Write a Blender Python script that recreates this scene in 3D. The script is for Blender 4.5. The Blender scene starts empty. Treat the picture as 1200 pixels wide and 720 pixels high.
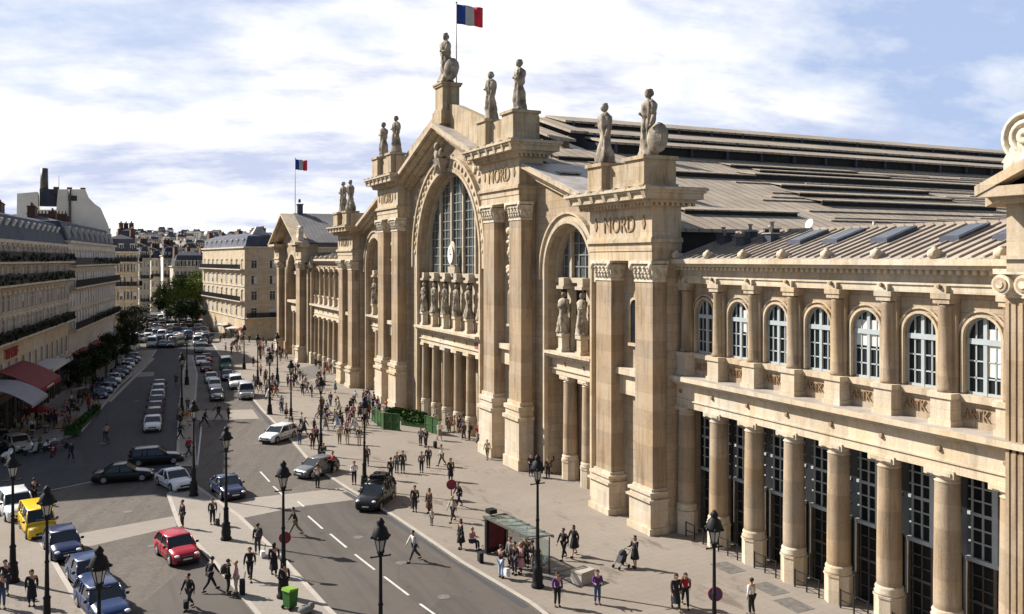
import bpy, bmesh, math, random
from mathutils import Vector, Matrix, noise
R = math.radians
random.seed(7)
scn = bpy.context.scene
COL = scn.collection
# ---------------------------------------------------------------- camera model
F, HY, TH, H = 1050.0, 304.0, R(25.35), 18.0
ct, st = math.cos(TH), math.sin(TH)
def G(px, py):                                   # ground point seen at a photo pixel
    d = F*H/(py-HY); xc = (px-600)/F*d
    return (xc*ct+d*st, -xc*st+d*ct)
cam_d = bpy.data.cameras.new('camera'); cam = bpy.data.objects.new('camera', cam_d); COL.objects.link(cam)
cam.location = (0, 0, H); cam.rotation_euler = (R(90), 0, -TH)
cam_d.sensor_width = 36; cam_d.lens = 36*F/1200; cam_d.shift_y = -(360-HY)/1200
cam_d.clip_start = 0.1; cam_d.clip_end = 12000
scn.camera = cam
# ---------------------------------------------------------------- mesh builder
class MB:
    def __init__(s): s.v = []; s.f = []; s.m = []; s.s = []
    def add(s, vs, fs, m=0, sm=False, M=None):
        n = len(s.v)
        for p in vs:
            s.v.append(tuple(M @ Vector(p)) if M is not None else tuple(p))
        for f in fs:
            s.f.append([n+i for i in f]); s.m.append(m); s.s.append(sm)
    def box(s, x0, x1, y0, y1, z0, z1, m=0, M=None):
        s.add([(x0,y0,z0),(x1,y0,z0),(x1,y1,z0),(x0,y1,z0),(x0,y0,z1),(x1,y0,z1),(x1,y1,z1),(x0,y1,z1)],
              [(0,3,2,1),(4,5,6,7),(0,1,5,4),(1,2,6,5),(2,3,7,6),(3,0,4,7)], m, False, M)
    def frus(s, b, t, z0, z1, m=0, M=None):       # b, t = (x0,x1,y0,y1)
        s.add([(b[0],b[2],z0),(b[1],b[2],z0),(b[1],b[3],z0),(b[0],b[3],z0),(t[0],t[2],z1),(t[1],t[2],z1),(t[1],t[3],z1),(t[0],t[3],z1)],
              [(0,3,2,1),(4,5,6,7),(0,1,5,4),(1,2,6,5),(2,3,7,6),(3,0,4,7)], m, False, M)
    def prism(s, poly, a0, a1, ax='x', m=0, M=None, sm=False):
        n = len(poly)
        f = {'x': lambda p, a: (a, p[0], p[1]), 'y': lambda p, a: (p[0], a, p[1]), 'z': lambda p, a: (p[0], p[1], a)}[ax]
        vs = [f(p, a0) for p in poly]+[f(p, a1) for p in poly]
        s.add(vs, [tuple(range(n)), tuple(range(2*n-1, n-1, -1))], m, False, M)
        k = len(s.v)-2*n
        for i in range(n):
            j = (i+1) % n
            s.f.append([k+i, k+j, k+n+j, k+n+i]); s.m.append(m); s.s.append(sm)
    def lathe(s, cx, cy, prof, n=20, m=0, M=None, sm=True, cap=True):
        vs = []; fs = []
        for (r, z) in prof:
            for i in range(n):
                a = 2*math.pi*i/n; vs.append((cx+r*math.cos(a), cy+r*math.sin(a), z))
        for k in range(len(prof)-1):
            for i in range(n):
                j = (i+1) % n; fs.append((k*n+i, k*n+j, (k+1)*n+j, (k+1)*n+i))
        s.add(vs, fs, m, sm, M)
        if cap:
            b = len(s.v)-len(vs)
            s.f.append([b+i for i in range(n)][::-1]); s.m.append(m); s.s.append(False)
            e = b+(len(prof)-1)*n
            s.f.append([e+i for i in range(n)]); s.m.append(m); s.s.append(False)
    def tube(s, p0, p1, r0, r1=None, n=8, m=0, M=None):
        r1 = r0 if r1 is None else r1
        p0, p1 = Vector(p0), Vector(p1); d = p1-p0
        if d.length < 1e-6: return
        q = d.to_track_quat('Z', 'Y').to_matrix().to_4x4(); q.translation = p0
        if M is not None: q = M @ q
        s.lathe(0, 0, [(r0, 0), (r1, d.length)], n, m, q)
    def ball(s, c, r, n=8, m=0, M=None):
        if not isinstance(r, (tuple, list)): r = (r, r, r)
        vs = []; fs = []; k = max(4, n//2+1)
        for i in range(k+1):
            t = math.pi*i/k
            for j in range(n):
                a = 2*math.pi*j/n
                vs.append((c[0]+r[0]*math.sin(t)*math.cos(a), c[1]+r[1]*math.sin(t)*math.sin(a), c[2]+r[2]*math.cos(t)))
        for i in range(k):
            for j in range(n):
                jj = (j+1) % n; fs.append((i*n+j, (i+1)*n+j, (i+1)*n+jj, i*n+jj))
        s.add(vs, fs, m, True, M)
    def mesh(s, name, mats, off=(0,0,0), fix=True):
        me = bpy.data.meshes.new(name)
        me.from_pydata([(x-off[0], y-off[1], z-off[2]) for x, y, z in s.v], [], s.f)
        for mt in mats: me.materials.append(mt)
        for i, p in enumerate(me.polygons): p.material_index = s.m[i]; p.use_smooth = s.s[i]
        if fix:
            bm = bmesh.new(); bm.from_mesh(me)
            bmesh.ops.remove_doubles(bm, verts=bm.verts, dist=1e-5)
            bmesh.ops.recalc_face_normals(bm, faces=bm.faces); bm.to_mesh(me); bm.free()
        me.validate()
        return me
    def build(s, name, mats, parent=None, loc=None, fix=True, **props):
        if not isinstance(mats, (list, tuple)): mats = [mats]
        off = tuple(parent.get('_o', (0,0,0))) if (parent is not None and loc is None) else (0,0,0)
        me = s.mesh(name, mats, off, fix)
        o = bpy.data.objects.new(name, me); COL.objects.link(o)
        if parent is not None: o.parent = parent
        if parent is None and loc is None: pass
        if loc is not None: o.location = loc
        for k, v in props.items(): o[k] = v
        return o
WORLD = []
def thing(name, loc, label, cat, group=None, rz=0, world=False):
    o = bpy.data.objects.new(name, None); COL.objects.link(o); o.empty_display_size = .5
    o.location = loc; o.rotation_euler = (0, 0, rz); o['label'] = label; o['category'] = cat
    if group: o['group'] = group
    if world: o['_o'] = tuple(loc); WORLD.append(o)
    return o
def tag(o, label=None, cat=None, group=None, kind=None):
    if label: o['label'] = label
    if cat: o['category'] = cat
    if group: o['group'] = group
    if kind: o['kind'] = kind
    return o
def sub(part, parent):                             # part is a world-built child whose origin equals the parent's
    part.parent = parent; part.location = (0, 0, 0); return part
def copy_tree(o, parent=None):
    c = o.copy(); COL.objects.link(c)
    if parent is not None: c.parent = parent
    for ch in list(o.children): copy_tree(ch, c)
    return c
# ---------------------------------------------------------------- materials
def new_mat(name):
    m = bpy.data.materials.new(name); m.use_nodes = True
    nt = m.node_tree; b = nt.nodes['Principled BSDF']
    return m, nt, b
def N(nt, t, **kw):
    n = nt.nodes.new(t)
    for k, v in kw.items():
        if k in n.inputs.keys(): n.inputs[k].default_value = v
        else: setattr(n, k, v)
    return n
def math_n(nt, op, a, b=None):
    n = nt.nodes.new('ShaderNodeMath'); n.operation = op
    for i, x in enumerate((a, b)):
        if x is None: continue
        if isinstance(x, (int, float)): n.inputs[i].default_value = x
        else: nt.links.new(x, n.inputs[i])
    return n.outputs[0]
def mixc(nt, fac, a, b, mode='MIX'):
    n = nt.nodes.new('ShaderNodeMix'); n.data_type = 'RGBA'; n.blend_type = mode
    for k, x in ((0, fac), (6, a), (7, b)):
        if isinstance(x, (int, float)): n.inputs[k].default_value = x
        elif isinstance(x, (tuple, list)): n.inputs[k].default_value = (*x[:3], 1)
        else: nt.links.new(x, n.inputs[k])
    return n.outputs[2]
def ramp(nt, src, p0, p1, c0=(0,0,0), c1=(1,1,1)):
    n = nt.nodes.new('ShaderNodeValToRGB'); nt.links.new(src, n.inputs[0])
    e = n.color_ramp.elements; e[0].position = p0; e[1].position = p1; e[0].color = (*c0, 1); e[1].color = (*c1, 1)
    return n.outputs[0]
def noise_n(nt, vec, scale, detail=4, rough=.55):
    n = N(nt, 'ShaderNodeTexNoise'); n.inputs['Scale'].default_value = scale
    n.inputs['Detail'].default_value = detail; n.inputs['Roughness'].default_value = rough
    if vec is not None: nt.links.new(vec, n.inputs['Vector'])
    return n.outputs[0]
def stretch(nt, pos, sc):
    n = N(nt, 'ShaderNodeMapping'); n.inputs['Scale'].default_value = sc; nt.links.new(pos, n.inputs[0]); return n.outputs[0]
def mat(name, c, rough=.7, var=.12, scale=2.0, metal=0, spec=.4, bump=0, coat=0):
    m, nt, b = new_mat(name)
    b.inputs['Roughness'].default_value = rough; b.inputs['Metallic'].default_value = metal
    b.inputs['Specular IOR Level'].default_value = spec; b.inputs['Coat Weight'].default_value = coat
    pos = N(nt, 'ShaderNodeNewGeometry').outputs['Position']
    nz = noise_n(nt, pos, scale)
    d = tuple(x*(1-var) for x in c); l = tuple(min(1, x*(1+var)) for x in c)
    nt.links.new(ramp(nt, nz, .3, .7, d, l), b.inputs['Base Color'])
    if bump:
        bn = N(nt, 'ShaderNodeBump'); bn.inputs['Strength'].default_value = bump; bn.inputs['Distance'].default_value = .03
        nt.links.new(noise_n(nt, pos, scale*6), bn.inputs['Height']); nt.links.new(bn.outputs[0], b.inputs['Normal'])
    return m
def stone_mat(name, c, row=.6, width=1.5, mortar=.55, streak=.5, var=.16, warm=(1.12,.95,.72), cv=.1):
    m, nt, b = new_mat(name); b.inputs['Roughness'].default_value = .86; b.inputs['Specular IOR Level'].default_value = .2
    pos = N(nt, 'ShaderNodeNewGeometry').outputs['Position']
    sp = N(nt, 'ShaderNodeSeparateXYZ'); nt.links.new(pos, sp.inputs[0])
    cb = N(nt, 'ShaderNodeCombineXYZ'); nt.links.new(math_n(nt, 'ADD', sp.outputs[0], sp.outputs[1]), cb.inputs[0]); nt.links.new(sp.outputs[2], cb.inputs[1])
    br = N(nt, 'ShaderNodeTexBrick'); nt.links.new(cb.outputs[0], br.inputs['Vector'])
    br.inputs['Scale'].default_value = 1; br.inputs['Brick Width'].default_value = width; br.inputs['Row Height'].default_value = row
    br.inputs['Mortar Size'].default_value = .014; br.inputs['Mortar Smooth'].default_value = .3; br.inputs['Bias'].default_value = -.1
    br.inputs['Color1'].default_value = (*[x*(1-cv) for x in c], 1); br.inputs['Color2'].default_value = (*[min(1, x*1.07) for x in c], 1)
    br.inputs['Mortar'].default_value = (*[x*mortar for x in c], 1)
    n1 = noise_n(nt, pos, .3, 6, .7)
    c1 = mixc(nt, ramp(nt, n1, .35, .72), br.outputs[0], mixc(nt, 1, br.outputs[0], tuple(x*(1-var) for x in warm), 'MULTIPLY'))
    n2 = noise_n(nt, stretch(nt, pos, (1.6, 1.6, .16)), 1.0, 5, .7)
    c2 = mixc(nt, math_n(nt, 'MULTIPLY', ramp(nt, n2, .47, .72), streak), c1, mixc(nt, 1, c1, (.40,.35,.30), 'MULTIPLY'))
    n4 = noise_n(nt, pos, 1.1, 8, .75); c2 = mixc(nt, math_n(nt, 'MULTIPLY', ramp(nt, n4, .52, .66), .35), c2, mixc(nt, 1, c2, (.62,.56,.50), 'MULTIPLY'))
    n3 = noise_n(nt, pos, 9, 4, .7)
    c3 = mixc(nt, .22, c2, ramp(nt, n3, .3, .7, (.25,.25,.25), (1,1,1)), 'MULTIPLY')
    nt.links.new(c3, b.inputs['Base Color'])
    bn = N(nt, 'ShaderNodeBump'); bn.inputs['Strength'].default_value = .35; bn.inputs['Distance'].default_value = .04
    nt.links.new(math_n(nt, 'ADD', n3, math_n(nt, 'MULTIPLY', br.outputs[1], -1.2)), bn.inputs['Height']); nt.links.new(bn.outputs[0], b.inputs['Normal'])
    return m
def zinc_mat(name, c, axis=0, pitch=.65, amt=.5, metal=.25):
    m, nt, b = new_mat(name); b.inputs['Roughness'].default_value = .75; b.inputs['Specular IOR Level'].default_value = .15; b.inputs['Metallic'].default_value = metal
    pos = N(nt, 'ShaderNodeNewGeometry').outputs['Position']
    sp = N(nt, 'ShaderNodeSeparateXYZ'); nt.links.new(pos, sp.inputs[0])
    fr = math_n(nt, 'FRACT', math_n(nt, 'DIVIDE', sp.outputs[axis], pitch))
    seam = ramp(nt, math_n(nt, 'ABSOLUTE', math_n(nt, 'SUBTRACT', fr, .5)), .40, .47)
    n1 = noise_n(nt, pos, .25, 6, .7); n2 = noise_n(nt, stretch(nt, pos, (1,.35,1)), 1.3, 5, .7)
    base = mixc(nt, ramp(nt, n1, .35, .68), tuple(x*.72 for x in c), tuple(x*1.12 for x in c))
    base = mixc(nt, .35, base, ramp(nt, n2, .3, .7, (.45,.42,.4), (1,1,1)), 'MULTIPLY')
    base = mixc(nt, math_n(nt, 'MULTIPLY', seam, amt), base, tuple(x*.35 for x in c))
    nt.links.new(base, b.inputs['Base Color'])
    bn = N(nt, 'ShaderNodeBump'); bn.inputs['Strength'].default_value = .5; bn.inputs['Distance'].default_value = .05
    nt.links.new(seam, bn.inputs['Height']); nt.links.new(bn.outputs[0], b.inputs['Normal'])
    return m
def paving_mat(name, c, bw, bh, mort, var=.1, stain=.25, rot=0, big=.12, spots=0):
    m, nt, b = new_mat(name); b.inputs['Roughness'].default_value = .85; b.inputs['Specular IOR Level'].default_value = .25
    pos = N(nt, 'ShaderNodeNewGeometry').outputs['Position']
    mp = N(nt, 'ShaderNodeMapping'); mp.inputs['Rotation'].default_value = (0, 0, rot); nt.links.new(pos, mp.inputs[0])
    col = tuple(c)
    if bw:
        br = N(nt, 'ShaderNodeTexBrick'); nt.links.new(mp.outputs[0], br.inputs['Vector']); br.inputs['Scale'].default_value = 1
        br.inputs['Brick Width'].default_value = bw; br.inputs['Row Height'].default_value = bh; br.inputs['Mortar Size'].default_value = mort
        br.inputs['Color1'].default_value = (*[x*(1-var) for x in c], 1); br.inputs['Color2'].default_value = (*[x*(1+var) for x in c], 1)
        br.inputs['Mortar'].default_value = (*[x*.6 for x in c], 1); col = br.outputs[0]
    n1 = noise_n(nt, pos, big, 7, .68)
    a = mixc(nt, math_n(nt, 'MULTIPLY', ramp(nt, n1, .38, .68), stain), col, mixc(nt, 1, col, (.55,.5,.47), 'MULTIPLY'))
    n2 = noise_n(nt, pos, 14, 3, .8)
    a = mixc(nt, .3, a, ramp(nt, n2, .3, .7, (.45,.45,.45), (1,1,1)), 'MULTIPLY')
    if spots:
        n3 = noise_n(nt, stretch(nt, mp.outputs[0], (1, .35, 1)), .5, 8, .75)
        a = mixc(nt, math_n(nt, 'MULTIPLY', ramp(nt, n3, .56, .64), spots), a, mixc(nt, 1, a, (.5,.45,.42), 'MULTIPLY'))
    if name in ('asphalt', 'granite_setts', 'bitumen'):
        n5 = noise_n(nt, stretch(nt, mp.outputs[0], (1.4, .09, 1)), .8, 5, .6)
        a = mixc(nt, math_n(nt, 'MULTIPLY', ramp(nt, n5, .48, .62), .4), a, mixc(nt, 1, a, (.6,.58,.57), 'MULTIPLY'))
        vo = N(nt, 'ShaderNodeTexVoronoi'); vo.inputs['Scale'].default_value = .11; nt.links.new(pos, vo.inputs['Vector']); vo.distance = 'CHEBYCHEV'
        a = mixc(nt, .5, a, mixc(nt, 1, a, ramp(nt, vo.outputs['Color'], .1, .9, (.78,.77,.76), (1.18,1.17,1.15)), 'MULTIPLY'))
        vc = N(nt, 'ShaderNodeTexVoronoi'); vc.feature = 'DISTANCE_TO_EDGE'; vc.inputs['Scale'].default_value = .35
        nt.links.new(mixc(nt, .12, pos, N(nt, 'ShaderNodeTexNoise').outputs[1]), vc.inputs['Vector'])
        a = mixc(nt, math_n(nt, 'MULTIPLY', ramp(nt, vc.outputs['Distance'], .004, .014, (1,1,1), (0,0,0)), .25), a, tuple(x*.4 for x in c))
        n6 = noise_n(nt, pos, .9, 2, .4); a = mixc(nt, math_n(nt, 'MULTIPLY', ramp(nt, n6, .68, .74), .5), a, tuple(x*.4 for x in c))
    nt.links.new(a, b.inputs['Base Color'])
    bn = N(nt, 'ShaderNodeBump'); bn.inputs['Strength'].default_value = .25; bn.inputs['Distance'].default_value = .02
    nt.links.new(n2, bn.inputs['Height']); nt.links.new(bn.outputs[0], b.inputs['Normal'])
    return m
def leaf_mat(name, c):
    m, nt, b = new_mat(name); b.inputs['Roughness'].default_value = .8; b.inputs['Specular IOR Level'].default_value = .08
    pos = N(nt, 'ShaderNodeNewGeometry').outputs['Position']
    nt.links.new(ramp(nt, noise_n(nt, pos, .9, 3), .3, .7, tuple(x*.55 for x in c), tuple(x*1.5 for x in c)), b.inputs['Base Color'])
    return m
def car_mat(name, c): 
    m, nt, b = new_mat(name); b.inputs['Base Color'].default_value = (*c, 1); b.inputs['Roughness'].default_value = .3; b.inputs['Specular IOR Level'].default_value = .35
    b.inputs['Coat Weight'].default_value = .25; b.inputs['Coat Roughness'].default_value = .08
    pos = N(nt, 'ShaderNodeNewGeometry').outputs['Position']
    nt.links.new(ramp(nt, noise_n(nt, pos, 3, 5), .3, .7, tuple(x*.86 for x in c), c), b.inputs['Base Color'])
    return m
K = .73
def kk(c, k=None): return tuple(x*(k or K) for x in c)
ST = kk((.60,.50,.385))
M = {}
M['stone'] = stone_mat('limestone', ST)
M['trim'] = stone_mat('limestone_trim', kk((.76,.66,.52)), row=1.1, width=2.6, mortar=.84, streak=.75, var=.1)
M['frieze'] = stone_mat('pale_frieze_stone', kk((.84,.755,.62)), row=1.1, width=2.6, mortar=.84, streak=.5, var=.06)
M['column'] = stone_mat('limestone_drum', kk((.59,.48,.36)), row=1.15, width=60, mortar=.84, streak=.8, var=.12, cv=.2)
M['ochre'] = stone_mat('limestone_attic', kk((.66,.56,.42)), row=.8, width=2, mortar=.85, streak=.95)
M['plinth'] = stone_mat('limestone_plinth', kk((.82,.735,.61)), row=.8, width=2.2, mortar=.82, streak=.5, var=.08)
M['statue'] = mat('weathered_stone', (.29,.245,.19), .9, .65, 1.3, bump=.6)
M['carved'] = mat('carved_stone', kk((.74,.65,.51)), .85, .35, 2.2, bump=.35)
M['incised'] = mat('letter_shade_stone', (.27,.19,.11), .9, .2, 3)  # dark tone of the lettering stands for shadow in its carved grooves
M['zinc'] = zinc_mat('zinc_roof', kk((.60,.505,.40)), 0, 1.1, .8, 0)
M['zinc_y'] = zinc_mat('standing_seam_zinc', kk((.56,.48,.40)), 1, .62, .75, 0)
M['zinc_dark'] = zinc_mat('slate_zinc', (.105,.115,.15), 0, .8, .3)
M['lead'] = mat('lead_flashing', kk((.52,.47,.42)), .5, .25, .8, metal=.1)
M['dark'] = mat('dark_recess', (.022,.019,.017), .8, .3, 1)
M['glass'] = mat('window_glass', (.014,.017,.021), .14, .3, .8, spec=.35)
M['sky_glass'] = mat('station_window_glass', (.075,.085,.085), .14, .35, 1.5, spec=.7)
M['skyl'] = mat('skylight_glass', (.045,.06,.075), .3, .2, 1, spec=.8)
M['frame_blue'] = mat('painted_frame', (.36,.40,.41), .5, .08, 2)
M['frame_dark'] = mat('bronze_frame', (.10,.085,.07), .5, .2, 2)
M['frame_stone'] = mat('mullion_stone', kk((.58,.49,.37)), .8, .15, 1.5)
M['iron'] = mat('black_iron', (.014,.014,.015), .6, .25, 3, spec=.2)
M['white'] = mat('white_paint', (.52,.51,.49), .6, .06, 2)
M['line'] = mat('road_paint', (.50,.49,.46), .7, .18, 2.5)
M['plaza'] = paving_mat('forecourt_paving', kk((.375,.325,.275)), 1.2, .6, .008, .03, .4, R(-4), .07, .75)
M['pale'] = paving_mat('granite_paving', kk((.43,.385,.335)), .9, .45, .008, .03, .3, R(30))
M['cobble'] = paving_mat('granite_setts', kk((.215,.187,.163)), .2, .12, .016, .18, .25, R(20))
M['asphalt'] = paving_mat('asphalt', kk((.15,.131,.118)), 0, 0, 0, .1, .3)
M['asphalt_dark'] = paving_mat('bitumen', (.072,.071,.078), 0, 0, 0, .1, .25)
M['kerb'] = mat('granite_kerb', kk((.50,.45,.39)), .8, .1, 1)
M['grate'] = mat('iron_grating', (.13,.12,.11), .7, .3, 4)
M['earth'] = mat('city_ground', (.16,.15,.13), .9, .2, .05)
M['haus'] = stone_mat('apartment_stone', kk((.78,.68,.53)), row=.5, width=1.3, mortar=.8, streak=.35, var=.1)
M['haus2'] = stone_mat('pale_apartment_stone', kk((.88,.81,.69)), row=.5, width=1.3, mortar=.85, streak=.35, var=.1, warm=(1.02,.97,.88))
M['render'] = mat('lime_render', (.88,.80,.68), .9, .12, .3)
M['slate'] = zinc_mat('slate_roof', (.075,.082,.105), 0, .5, .3, 0)
M['shutter'] = mat('grey_shutter', (.40,.34,.28), .7, .15, 2)
M['shutter_w'] = mat('white_shutter', (.66,.63,.58), .7, .1, 2)
M['brick'] = mat('chimney_brick', (.10,.055,.04), .9, .3, 2)
M['pot'] = mat('clay_pots', (.17,.08,.05), .9, .2, 2)
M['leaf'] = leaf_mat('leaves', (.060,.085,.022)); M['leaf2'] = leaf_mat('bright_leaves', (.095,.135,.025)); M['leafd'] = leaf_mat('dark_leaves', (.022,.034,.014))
M['hedge'] = leaf_mat('hedge_leaves', (.035,.075,.018))
M['bark'] = mat('bark', (.09,.07,.05), .9, .3, 4, bump=.5)
M['red'] = mat('red_canvas', (.17,.006,.01), .8, .15, 1); M['grey_canvas'] = mat('grey_canvas', (.25,.25,.28), .8, .1, 1)
M['redp'] = mat('red_paint', (.30,.012,.02), .5, .1, 2); M['green'] = mat('green_plastic', (.03,.13,.02), .6, .15, 2)
M['greenh'] = mat('green_hoarding', (.025,.075,.018), .6, .2, 1.5); M['lid'] = mat('lime_lid', (.18,.34,.03), .5, .1, 2)
M['purple'] = mat('sign_purple', (.09,.04,.14), .5, .1, 2); M['blue'] = mat('flag_blue', (.02,.06,.28), .8, .1, 1)
M['flagred'] = mat('flag_red', (.62,.02,.04), .8, .1, 1); M['tyre'] = mat('tyre', (.02,.02,.02), .9, .2, 5)
M['rim'] = mat('alloy', (.45,.45,.46), .35, .1, 5, metal=.7); M['lamp_w'] = mat('headlamp', (.75,.77,.78), .12, .05, 5, spec=.8)
M['lamp_r'] = mat('tail_lamp', (.45,.02,.02), .2, .05, 5); M['plate'] = mat('number_plate', (.7,.68,.6), .5, .05, 5)
M['lanternglass'] = mat('lantern_glass', (.42,.40,.36), .15, .15, 4, spec=.7)
M['gold'] = mat('pale_dial', (.8,.77,.68), .5, .05, 3)
M['bar'] = mat('glazing_bar_paint', (.22,.235,.235), .5, .1, 2)
M['letter'] = mat('relief_letter_stone', (.26,.165,.09), .9, .2, 3)
M['car_glass'] = mat('car_glass', (.02,.024,.028), .06, .2, 3, spec=.75)
M['pav_roof'] = zinc_mat('pavilion_zinc', (.21,.20,.20), 0, .7, .45, 0)
# ================================================================= the railway station
YC = 89.0
SX = 33.2
stn = thing('railway_station', (SX, YC, 0), 'huge honey-coloured limestone railway station with arched windows, columns and a zinc roof', 'railway station', world=True)
def yy(s, a, b): 
    p, q = YC+s*a, YC+s*b
    return (p, q) if p < q else (q, p)
def arch_wall(mb, x0, x1, y0, y1, z0, topf, yc, r, zs, sill, m=0, n=20):
    """wall with a round-headed opening; topf(y) is the top edge"""
    def piece(ya, yb, za, zb):
        mb.prism([(ya, za[0]), (yb, za[1]), (yb, zb[1]), (ya, zb[0])], x0, x1, 'x', m)
    if yc-r > y0: piece(y0, yc-r, (z0, z0), (topf(y0), topf(yc-r)))
    if y1 > yc+r: piece(yc+r, y1, (z0, z0), (topf(yc+r), topf(y1)))
    if sill > z0: piece(yc-r, yc+r, (z0, z0), (sill, sill))
    ys = [yc-r*math.cos(math.pi*i/n) for i in range(n+1)]
    for a, b in zip(ys[:-1], ys[1:]):
        za = zs+math.sqrt(max(0, r*r-(a-yc)**2)); zb = zs+math.sqrt(max(0, r*r-(b-yc)**2))
        piece(a, b, (za, zb), (topf(a), topf(b)))
def arch_ring(mb, x0, x1, yc, zs, r0, r1, m=0, n=24, a0=0, a1=math.pi, leg=0):
    for i in range(n):
        a, b = a0+(a1-a0)*i/n, a0+(a1-a0)*(i+1)/n
        mb.prism([(yc-r0*math.cos(a), zs+r0*math.sin(a)), (yc-r1*math.cos(a), zs+r1*math.sin(a)),
                  (yc-r1*math.cos(b), zs+r1*math.sin(b)), (yc-r0*math.cos(b), zs+r0*math.sin(b))], x0, x1, 'x', m, sm=False)
    if leg:
        mb.box(x0, x1, yc-r1, yc-r0, zs-leg, zs, m); mb.box(x0, x1, yc+r0, yc+r1, zs-leg, zs, m)
def steps(mb, x1, y0, y1, z0, z1, xf, prof, m=0, wrap=True, back=0):
    """stack of mouldings: prof = [(t0,t1,projection)]"""
    for a, b, p in prof:
        mb.box(xf-p, x1+(p if back else 0), y0-(p if wrap else 0), y1+(p if wrap else 0), z0+(z1-z0)*a, z0+(z1-z0)*b, m)
def capital_mesh(mb, x0, x1, y0, y1, z0, z1, m=0):
    h = z1-z0; yc = (y0+y1)/2; w = (y1-y0)/2
    mb.box(x0-.06, x1, y0-.06, y1+.06, z0, z0+.1*h, m)
    mb.frus((x0, x1, y0, y1), (x0-.22, x1, y0-.22, y1+.22), z0+.1*h, z0+.82*h, m)
    mb.box(x0-.34, x1, y0-.34, y1+.34, z0+.86*h, z1, m)
    for s in (-1, 1):                                   # corner volutes
        for k in range(3):
            mb.ball((x0-.26+.02*k, yc+s*(w+.12), z0+(.74-.03*k)*h), (.17-.03*k, .2-.05*k, .2*h-.03*k), 8, m)
    for row, (zz, nn) in enumerate(((.2, 5), (.45, 4))):   # acanthus leaves
        for i in range(nn):
            y = y0+(y1-y0)*(i+.5)/nn
            mb.ball((x0-.08-.07*row, y, z0+(zz+.1)*h), (.11, (y1-y0)/nn*.42, .17*h), 6, m)
            mb.ball((x0-.17-.07*row, y, z0+(zz+.22)*h), (.08, (y1-y0)/nn*.3, .07*h), 6, m)
    for i in range(2):
        x = x0+(x1-x0)*(i+.4)/2
        for s in (-1, 1): mb.ball((x, yc+s*(w+.1), z0+.4*h), (.2, .1, .22*h), 6, m)
def text_mesh(txt, size, depth):
    cu = bpy.data.curves.new('letters', 'FONT'); cu.body = txt; cu.size = size; cu.extrude = depth; cu.align_x = 'CENTER'; cu.resolution_u = 3
    o = bpy.data.objects.new('letters', cu); COL.objects.link(o)
    dg = bpy.context.evaluated_depsgraph_get(); me = bpy.data.meshes.new_from_object(o.evaluated_get(dg))
    bpy.data.objects.remove(o); bpy.data.curves.remove(cu)
    return me
_txt = {}
def facade_text(txt, size, x, y, z, material, name='inscription', sx=1.0, parent=None, rot=None):
    key = (txt, size, material.name)
    if key not in _txt:
        me = text_mesh(txt, size, .05); me.materials.clear(); me.materials.append(material); _txt[key] = me
    o = bpy.data.objects.new(name, _txt[key]); COL.objects.link(o)
    p = parent or stn; o.parent = p
    loc = Vector((x, y, z))-Vector(p.get('_o', (0, 0, 0)))
    # text reads along -Y when seen from -X
    o.matrix_local = Matrix.Translation(loc) @ (rot or Matrix(((0, 0, -1, 0), (-1, 0, 0, 0), (0, 1, 0, 0), (0, 0, 0, 1)))) @ Matrix.Diagonal((sx, 1, 1, 1))
    return o
def pilaster(s, off, w, xf, xb, zp, zc, zt, name='pilaster'):
    y0, y1 = yy(s, off-w/2, off+w/2)
    mb = MB(); mb.box(xf, xb, y0, y1, zp, zc)
    p = mb.build(name, M['column'], stn)
    mb = MB(); h = zp
    mb.box(xf-.45, xb, y0-.35, y1+.35, 0, .18*h, 0); mb.box(xf-.32, xb, y0-.24, y1+.24, .18*h, .74*h, 0)
    mb.box(xf-.5, xb, y0-.4, y1+.4, .74*h, .79*h, 0); mb.box(xf-.28, xb, y0-.2, y1+.2, .79*h, .88*h, 0)
    mb.box(xf-.4, xb, y0-.32, y1+.32, .88*h, .94*h, 0); mb.box(xf-.14, xb, y0-.1, y1+.1, .94*h, h, 0)
    sub(mb.build('plinth', M['plinth'], stn), p)
    mb = MB(); capital_mesh(mb, xf, xb, y0, y1, zc, zt)
    sub(mb.build('capital', M['carved'], stn), p)
    return p
def column(x, y, r, zt, zb=2.1, name='column', zc=.55):
    mb = MB(); q = r*1.12
    mb.lathe(x, y, [(q*1.06, 0), (q*1.06, zb*.72), (q*1.13, zb*.73), (q*1.13, zb*.78)], 8, 1, sm=False)
    mb.lathe(x, y, [(r*1.12, zb*.78), (r*1.2, zb*.84), (r*1.08, zb*.88), (r*1.14, zb*.94), (r*1.02, zb)], 20, 1)
    mb.lathe(x, y, [(r, zb), (r*.995, zb+1.5), (r*.91, zt-zc)], 22, 0, cap=False)
    mb.lathe(x, y, [(r*.9, zt-zc), (r*.98, zt-zc+.06), (r*.9, zt-zc+.12), (r*.9, zt-zc*.5), (r*1.2, zt-zc*.3)], 20, 1)
    mb.box(x-q*1.0, x+q*1.0, y-q*1.0, y+q*1.0, zt-zc*.3, zt, 1)
    return mb.build(name, [M['column'], M['plinth']], stn)
def boss(x, y, z, r=.15):
    mb = MB(); mb.tube((x, y, z), (x-.12, y, z), r, r*.6, 10)
    return mb.build('round_boss', M['incised'], stn)
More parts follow.
